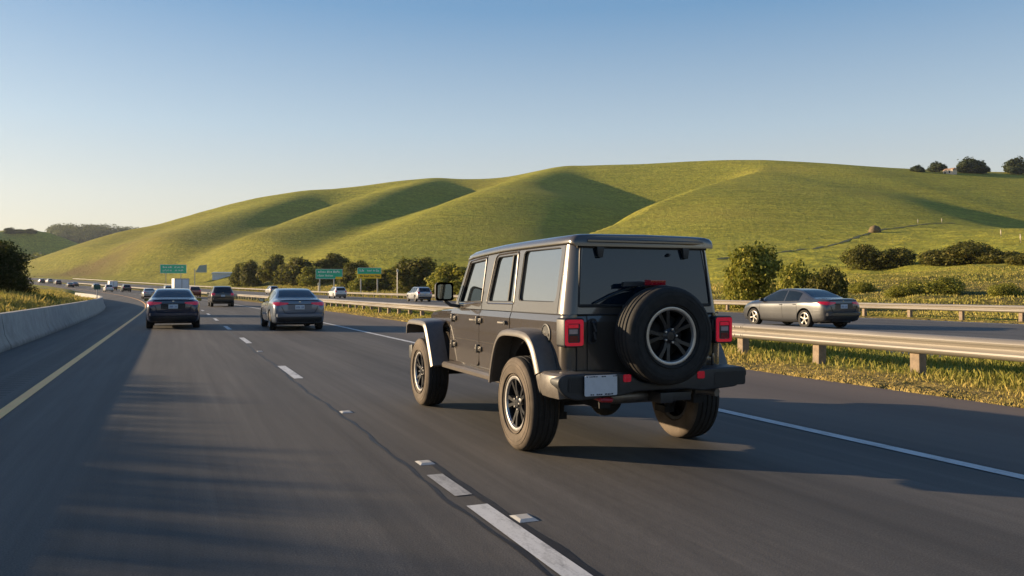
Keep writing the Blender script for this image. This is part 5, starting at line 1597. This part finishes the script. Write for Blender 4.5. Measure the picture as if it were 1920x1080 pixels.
weeds = [(1755, 552, 520, 95, 'yellowish weedy bush on the rough bank above the far guardrail'), (1690, 556, 535, 60, 'low weedy bush on the rough bank right of the warm grey sedan'), (1880, 556, 530, 60, 'low green weedy bush on the rough bank near the right edge'), (1615, 548, 528, 46, 'small weedy clump on the rough bank above the trunk of the warm grey sedan')]
for px, pb, pt, wp, lab in weeds:
    X, Y, Z, d = hit(px, pb, 38); w = wp/F*d; h = (pb-pt)/F*d
    spawn('shB', shB, X, Y, Z-.15, w/4.0, px*.41, lab, 'bush', None, h/2.6)
# hilltop trees
htA = lambda: tree_proto('oak_tree', 121, 8.0, 8.0, 1.0, 3600, .75, 'haze', 12)
for px, pb, pt, wp, lab in ((1721, 323, 310, 26, 'low round hilltop tree left of the cream house'), (1755, 323, 304, 36, 'hilltop tree touching the left side of the cream house'), (1816, 325, 297, 52, 'largest hilltop tree, right of the cream house'), (1841, 326, 310, 28, 'small tree joined to the right of the largest hilltop tree'), (1908, 327, 297, 48, 'hilltop tree at the right edge of the photo')):
    X, Y, Z, d = hit(px, pb, 300); w = wp/F*d; h = (pb-pt)/F*d*1.15
    spawn('ht', htA, X*1.006, Y*1.006, float(hw(X*1.006, Y*1.006))-.6, w/8.*.88, px*.3, lab, 'tree', None, h/8.*.86)
# left: dark tree behind the barrier
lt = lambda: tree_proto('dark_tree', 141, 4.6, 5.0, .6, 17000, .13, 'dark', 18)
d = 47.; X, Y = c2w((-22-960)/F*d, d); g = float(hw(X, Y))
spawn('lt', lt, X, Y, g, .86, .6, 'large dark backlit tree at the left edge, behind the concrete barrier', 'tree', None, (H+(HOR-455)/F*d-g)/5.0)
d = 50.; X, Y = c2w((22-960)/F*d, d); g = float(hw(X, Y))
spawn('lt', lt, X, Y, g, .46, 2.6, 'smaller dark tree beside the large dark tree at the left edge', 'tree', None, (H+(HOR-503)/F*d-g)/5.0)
for px, py, wd, hh, lab in ((70, 572, 1.4, .7, 'bright yellow-green weed clump at the foot of the dark trees'), (158, 556, 1.5, .55, 'yellow-green weed clump behind the far bend of the concrete barrier'), (120, 563, 1.0, .45, 'small weed clump between the dark trees and the bend of the barrier')):
    X, Y, Z, d = hit(px, py, 30)
    spawn('shB', shB, X, Y, Z-.05, wd/4., px, lab, 'weeds', None, hh/2.6)
# far left ridge: single trees on the skyline, then wood that reads as one mass
for px, pt, wp, lab in ((20, 428, 22, 'leftmost tree clump on the far left skyline'), (38, 431, 16, 'middle tree clump on the far left skyline'), (58, 430, 18, 'right tree clump on the far left skyline')):
    X, Y, Z, d = hit(px, 438, 500); w = wp/F*d; h = (439-pt)/F*d
    spawn('ht', htA, X, Y, Z-.5, w/8., px, lab, 'tree', None, h/8.)
rng = np.random.default_rng(77); bl = []
for k in range(420):
    px = rng.uniform(95, 262); x = (px-960)/F; d = rng.uniform(1330, 1580)
    if px > 238 and d < 1480: continue
    X, Y = c2w(x*d, d); s = rng.uniform(7, 13); bl.append((float(X), float(Y), float(hw(X, Y))+s*.4, s, s, s*.8))
for k in range(26):
    px = rng.uniform(48, 84); d = rng.uniform(560, 640); X, Y = c2w((px-960)/F*d, d); s = rng.uniform(2.5, 4.5); bl.append((float(X), float(Y), float(hw(X, Y))+s*.5, s, s, s*.8))
V, Fc, T = leaf_cloud(rng, bl, 42000, 2.6, .6, .8)
tag(np_mesh('distant_wood', V, Fc, LF['haze'], False, {'tint': T}), 'dark wood covering the far ridge on the left', 'wood', kind='stuff')

# grass
def grass_mat():
    m, nt, b = new_mat('grass_blade')
    at = nt.nodes.new('ShaderNodeVertexColor'); at.layer_name = 'tint'
    sp = nt.nodes.new('ShaderNodeSeparateColor'); nt.links.new(at.outputs['Color'], sp.inputs[0])
    c = mixc(nt, sp.outputs[0], (0.12, 0.155, 0.024), (0.60, 0.44, 0.14)); c = mixc(nt, sp.outputs[1], c, (0.28, 0.28, 0.045))
    nt.links.new(c, b.inputs['Base Color']); b.inputs['Roughness'].default_value = 0.8; b.inputs['Specular IOR Level'].default_value = 0.15
    tr = nt.nodes.new('ShaderNodeBsdfTranslucent'); nt.links.new(c, tr.inputs['Color'])
    mx = nt.nodes.new('ShaderNodeMixShader'); mx.inputs[0].default_value = 0.3
    nt.links.new(b.outputs[0], mx.inputs[1]); nt.links.new(tr.outputs[0], mx.inputs[2]); nt.links.new(mx.outputs[0], nt.nodes['Material Output'].inputs['Surface'])
    return m
GM = grass_mat()
def grass(name, X, Y, h, w, straw, lab, seed):
    rng = np.random.default_rng(seed); n = len(X)
    Z = hw(X, Y)-.02; a = rng.random(n)*6.28; dx, dy = np.cos(a)*w, np.sin(a)*w
    lean = rng.normal(size=(n, 2))*.35*h[:, None]
    A = np.stack([X-dx, Y-dy, Z], -1); B = np.stack([X+dx, Y+dy, Z], -1)
    Mx = np.stack([X+lean[:, 0]*.4, Y+lean[:, 1]*.4, Z+h*.6], -1); T = np.stack([X+lean[:, 0], Y+lean[:, 1], Z+h], -1)
    C1 = Mx+np.stack([dx, dy, 0*dx], -1)*.7; C0 = Mx-np.stack([dx, dy, 0*dx], -1)*.7
    V = np.stack([A, B, C1, T, C0], 1).reshape(-1, 3)
    i = np.arange(n)*5; Fc = np.stack([i, i+1, i+2, i+3, i+4], -1)
    t = np.repeat(np.stack([np.clip(straw+.2*rng.normal(size=n), 0, 1), rng.random(n)*.6, 0*straw], -1)[:, None], 5, 1).reshape(-1, 3)
    tag(np_mesh(name, V, Fc, GM, False, {'tint': t}), lab, 'grass', kind='stuff')
rng = np.random.default_rng(5)
# median strip
n = 70000; Y = 1.5+np.exp(rng.random(n)*np.log(75)); u = 9.25+rng.random(n)**1.15*5.4
clump = np.clip(hum(u*2.2, Y*1.6)*.6+.5, 0, 1); keep = rng.random(n) < .25+.75*clump; Y, u, clump = Y[keep], u[keep], clump[keep]
grass('median_grass', u+croad(Y), Y, (.04+.12*sst(9.3, 11.2, u))*(.5+.9*rng.random(len(u)))*(.6+.8*clump), (.0035+.0010*Y)*(.6+.4*sst(9.3, 10.6, u)), np.clip(1.02-.80*sst(9.6, 11.6, u)+.25*(rng.random(len(u)) < .2), 0, 1), 'green grass with a straw fringe in the strip under the near guardrail', 1)
# left bank behind the barrier; taller near end, out of view, softens its shadow
n = 80000; Y = 4+rng.random(n)**1.25*122; u = bar_off(Y)-.35-rng.random(n)**1.6*16; 
clump = np.clip(hum(u*1.3, Y*.9)*.6+.5, 0, 1)
grass('bank_grass', u+croad(Y), Y, (.18+.30*clump)*(.5+rng.random(n))*(1+.15*(1-sst(18,25,Y))), .012+.0009*Y, np.clip(.30+.35*clump+.45*(1-sst(.3, 4.5, bar_off(Y)-u)), 0, 1), 'golden grass on the bank behind the concrete barrier', 2)
# rough bank on the right
n = 80000; Y = 12+rng.random(n)*75; u = 34.0+rng.random(n)**1.5*60
clump = np.clip(hum(u*.9, Y*.8)*.6+.5, 0, 1)
grass('rough_grass', u+croad(Y), Y, (.05+.14*clump**2)*(.4+rng.random(n)), .010+.0004*(Y+u), np.clip(.45+.75*rng.random(n)*(1-clump), 0, 1), 'rough tussocky grass on the bank right of the far guardrail', 3)
# rough edge beyond the far rail farther left
n = 40000; Y = 80+rng.random(n)*170; u = 33.9+rng.random(n)**1.3*40
clump = np.clip(hum(u*.5, Y*.5)*.6+.5, 0, 1)
grass('verge_grass', u+croad(Y), Y, (.2+.35*clump)*(.5+rng.random(n)), .04+.0005*Y, np.clip(.35+.4*rng.random(n), 0, 1), 'dry grass between the far guardrail and the tree row', 4)
# ------------------------------------------------------------------ evening air
def haze():
    mb = MB(); mb.box((-1500, -60, -3.0), (1150, 1720, 190))
    m = bpy.data.materials.new('evening_haze'); m.use_nodes = True; nt = m.node_tree
    nt.nodes.remove(nt.nodes['Principled BSDF'])
    v = nt.nodes.new('ShaderNodeVolumePrincipled'); v.inputs['Color'].default_value = (0.74, 0.83, 0.95, 1)
    v.inputs['Density'].default_value = HAZE; v.inputs['Anisotropy'].default_value = 0.3
    nt.links.new(v.outputs[0], nt.nodes['Material Output'].inputs['Volume'])
    o = mb.build('haze', m, None, 0); o['kind'] = 'stuff'; o['label'] = 'thin evening haze that pales the far hills'; o['category'] = 'haze'
HAZE = 0.00006
haze()
# ------------------------------------------------------------------ camera, sun, sky
cam = bpy.data.cameras.new('camera'); co = bpy.data.objects.new('camera', cam); COL.objects.link(co)
co.location = (0, 0, H); co.rotation_euler = (R(90), 0, -float(YAW))
cam.sensor_width = 36; cam.lens = 36*F/1920; cam.shift_y = 3/1920; cam.clip_end = 9000; cam.clip_start = 0.05
scene.camera = co
SUN_EL, SUN_AZ = R(12.0), math.atan2(-0.80, 0.60)     # azimuth from +Y towards +X
sd = Vector((math.sin(SUN_AZ)*math.cos(SUN_EL), math.cos(SUN_AZ)*math.cos(SUN_EL), math.sin(SUN_EL)))
sl = bpy.data.lights.new('sun', 'SUN'); so = bpy.data.objects.new('sun', sl); COL.objects.link(so)
sl.energy = 4.5; sl.angle = R(0.5); sl.color = (1.0, 0.76, 0.48)
so.rotation_euler = sd.to_track_quat('Z', 'Y').to_euler(); so.location = (-60, 40, 60)
w = bpy.data.worlds.new('World'); scene.world = w; w.use_nodes = True
nt = w.node_tree; bg = nt.nodes['Background']
sk = nt.nodes.new('ShaderNodeTexSky'); sk.sky_type = 'NISHITA'; sk.sun_disc = False
sk.sun_elevation = SUN_EL; sk.sun_rotation = SUN_AZ % (2*math.pi)
sk.altitude = 0; sk.air_density = 1.0; sk.dust_density = 1.5; sk.ozone_density = 3.0
# evening haze layer: pale towards the horizon, deeper blue overhead
tc = nt.nodes.new('ShaderNodeTexCoord'); sx = nt.nodes.new('ShaderNodeSeparateXYZ'); nt.links.new(tc.outputs['Generated'], sx.inputs[0])
K = lambda r, g, b: tuple((c/255)**2.2 for c in (r, g, b))
rc = ramp(nt, sx.outputs[2], [(0.0, K(236, 216, 190)), (0.055, K(236, 222, 200)), (0.105, K(226, 220, 207)), (0.186, K(193, 208, 217)), (0.32, K(116, 160, 200)), (0.6, K(72, 118, 172)), (1.0, K(52, 92, 150))])
mu = nt.nodes.new('ShaderNodeVectorMath'); mu.operation = 'SCALE'; nt.links.new(rc, mu.inputs[0]); mu.inputs[3].default_value = 3.6
nt.links.new(mixc(nt, 0.76, sk.outputs['Color'], mu.outputs[0]), bg.inputs['Color']); bg.inputs['Strength'].default_value = 0.11
vs = scene.view_settings
vs.view_transform = 'Standard'; vs.look = 'None'; vs.exposure = 1.22; vs.gamma = 1.0; vs.use_curve_mapping = False
scene.cycles.max_bounces = 6; scene.cycles.diffuse_bounces = 3; scene.cycles.glossy_bounces = 4
scene.cycles.use_denoising = True
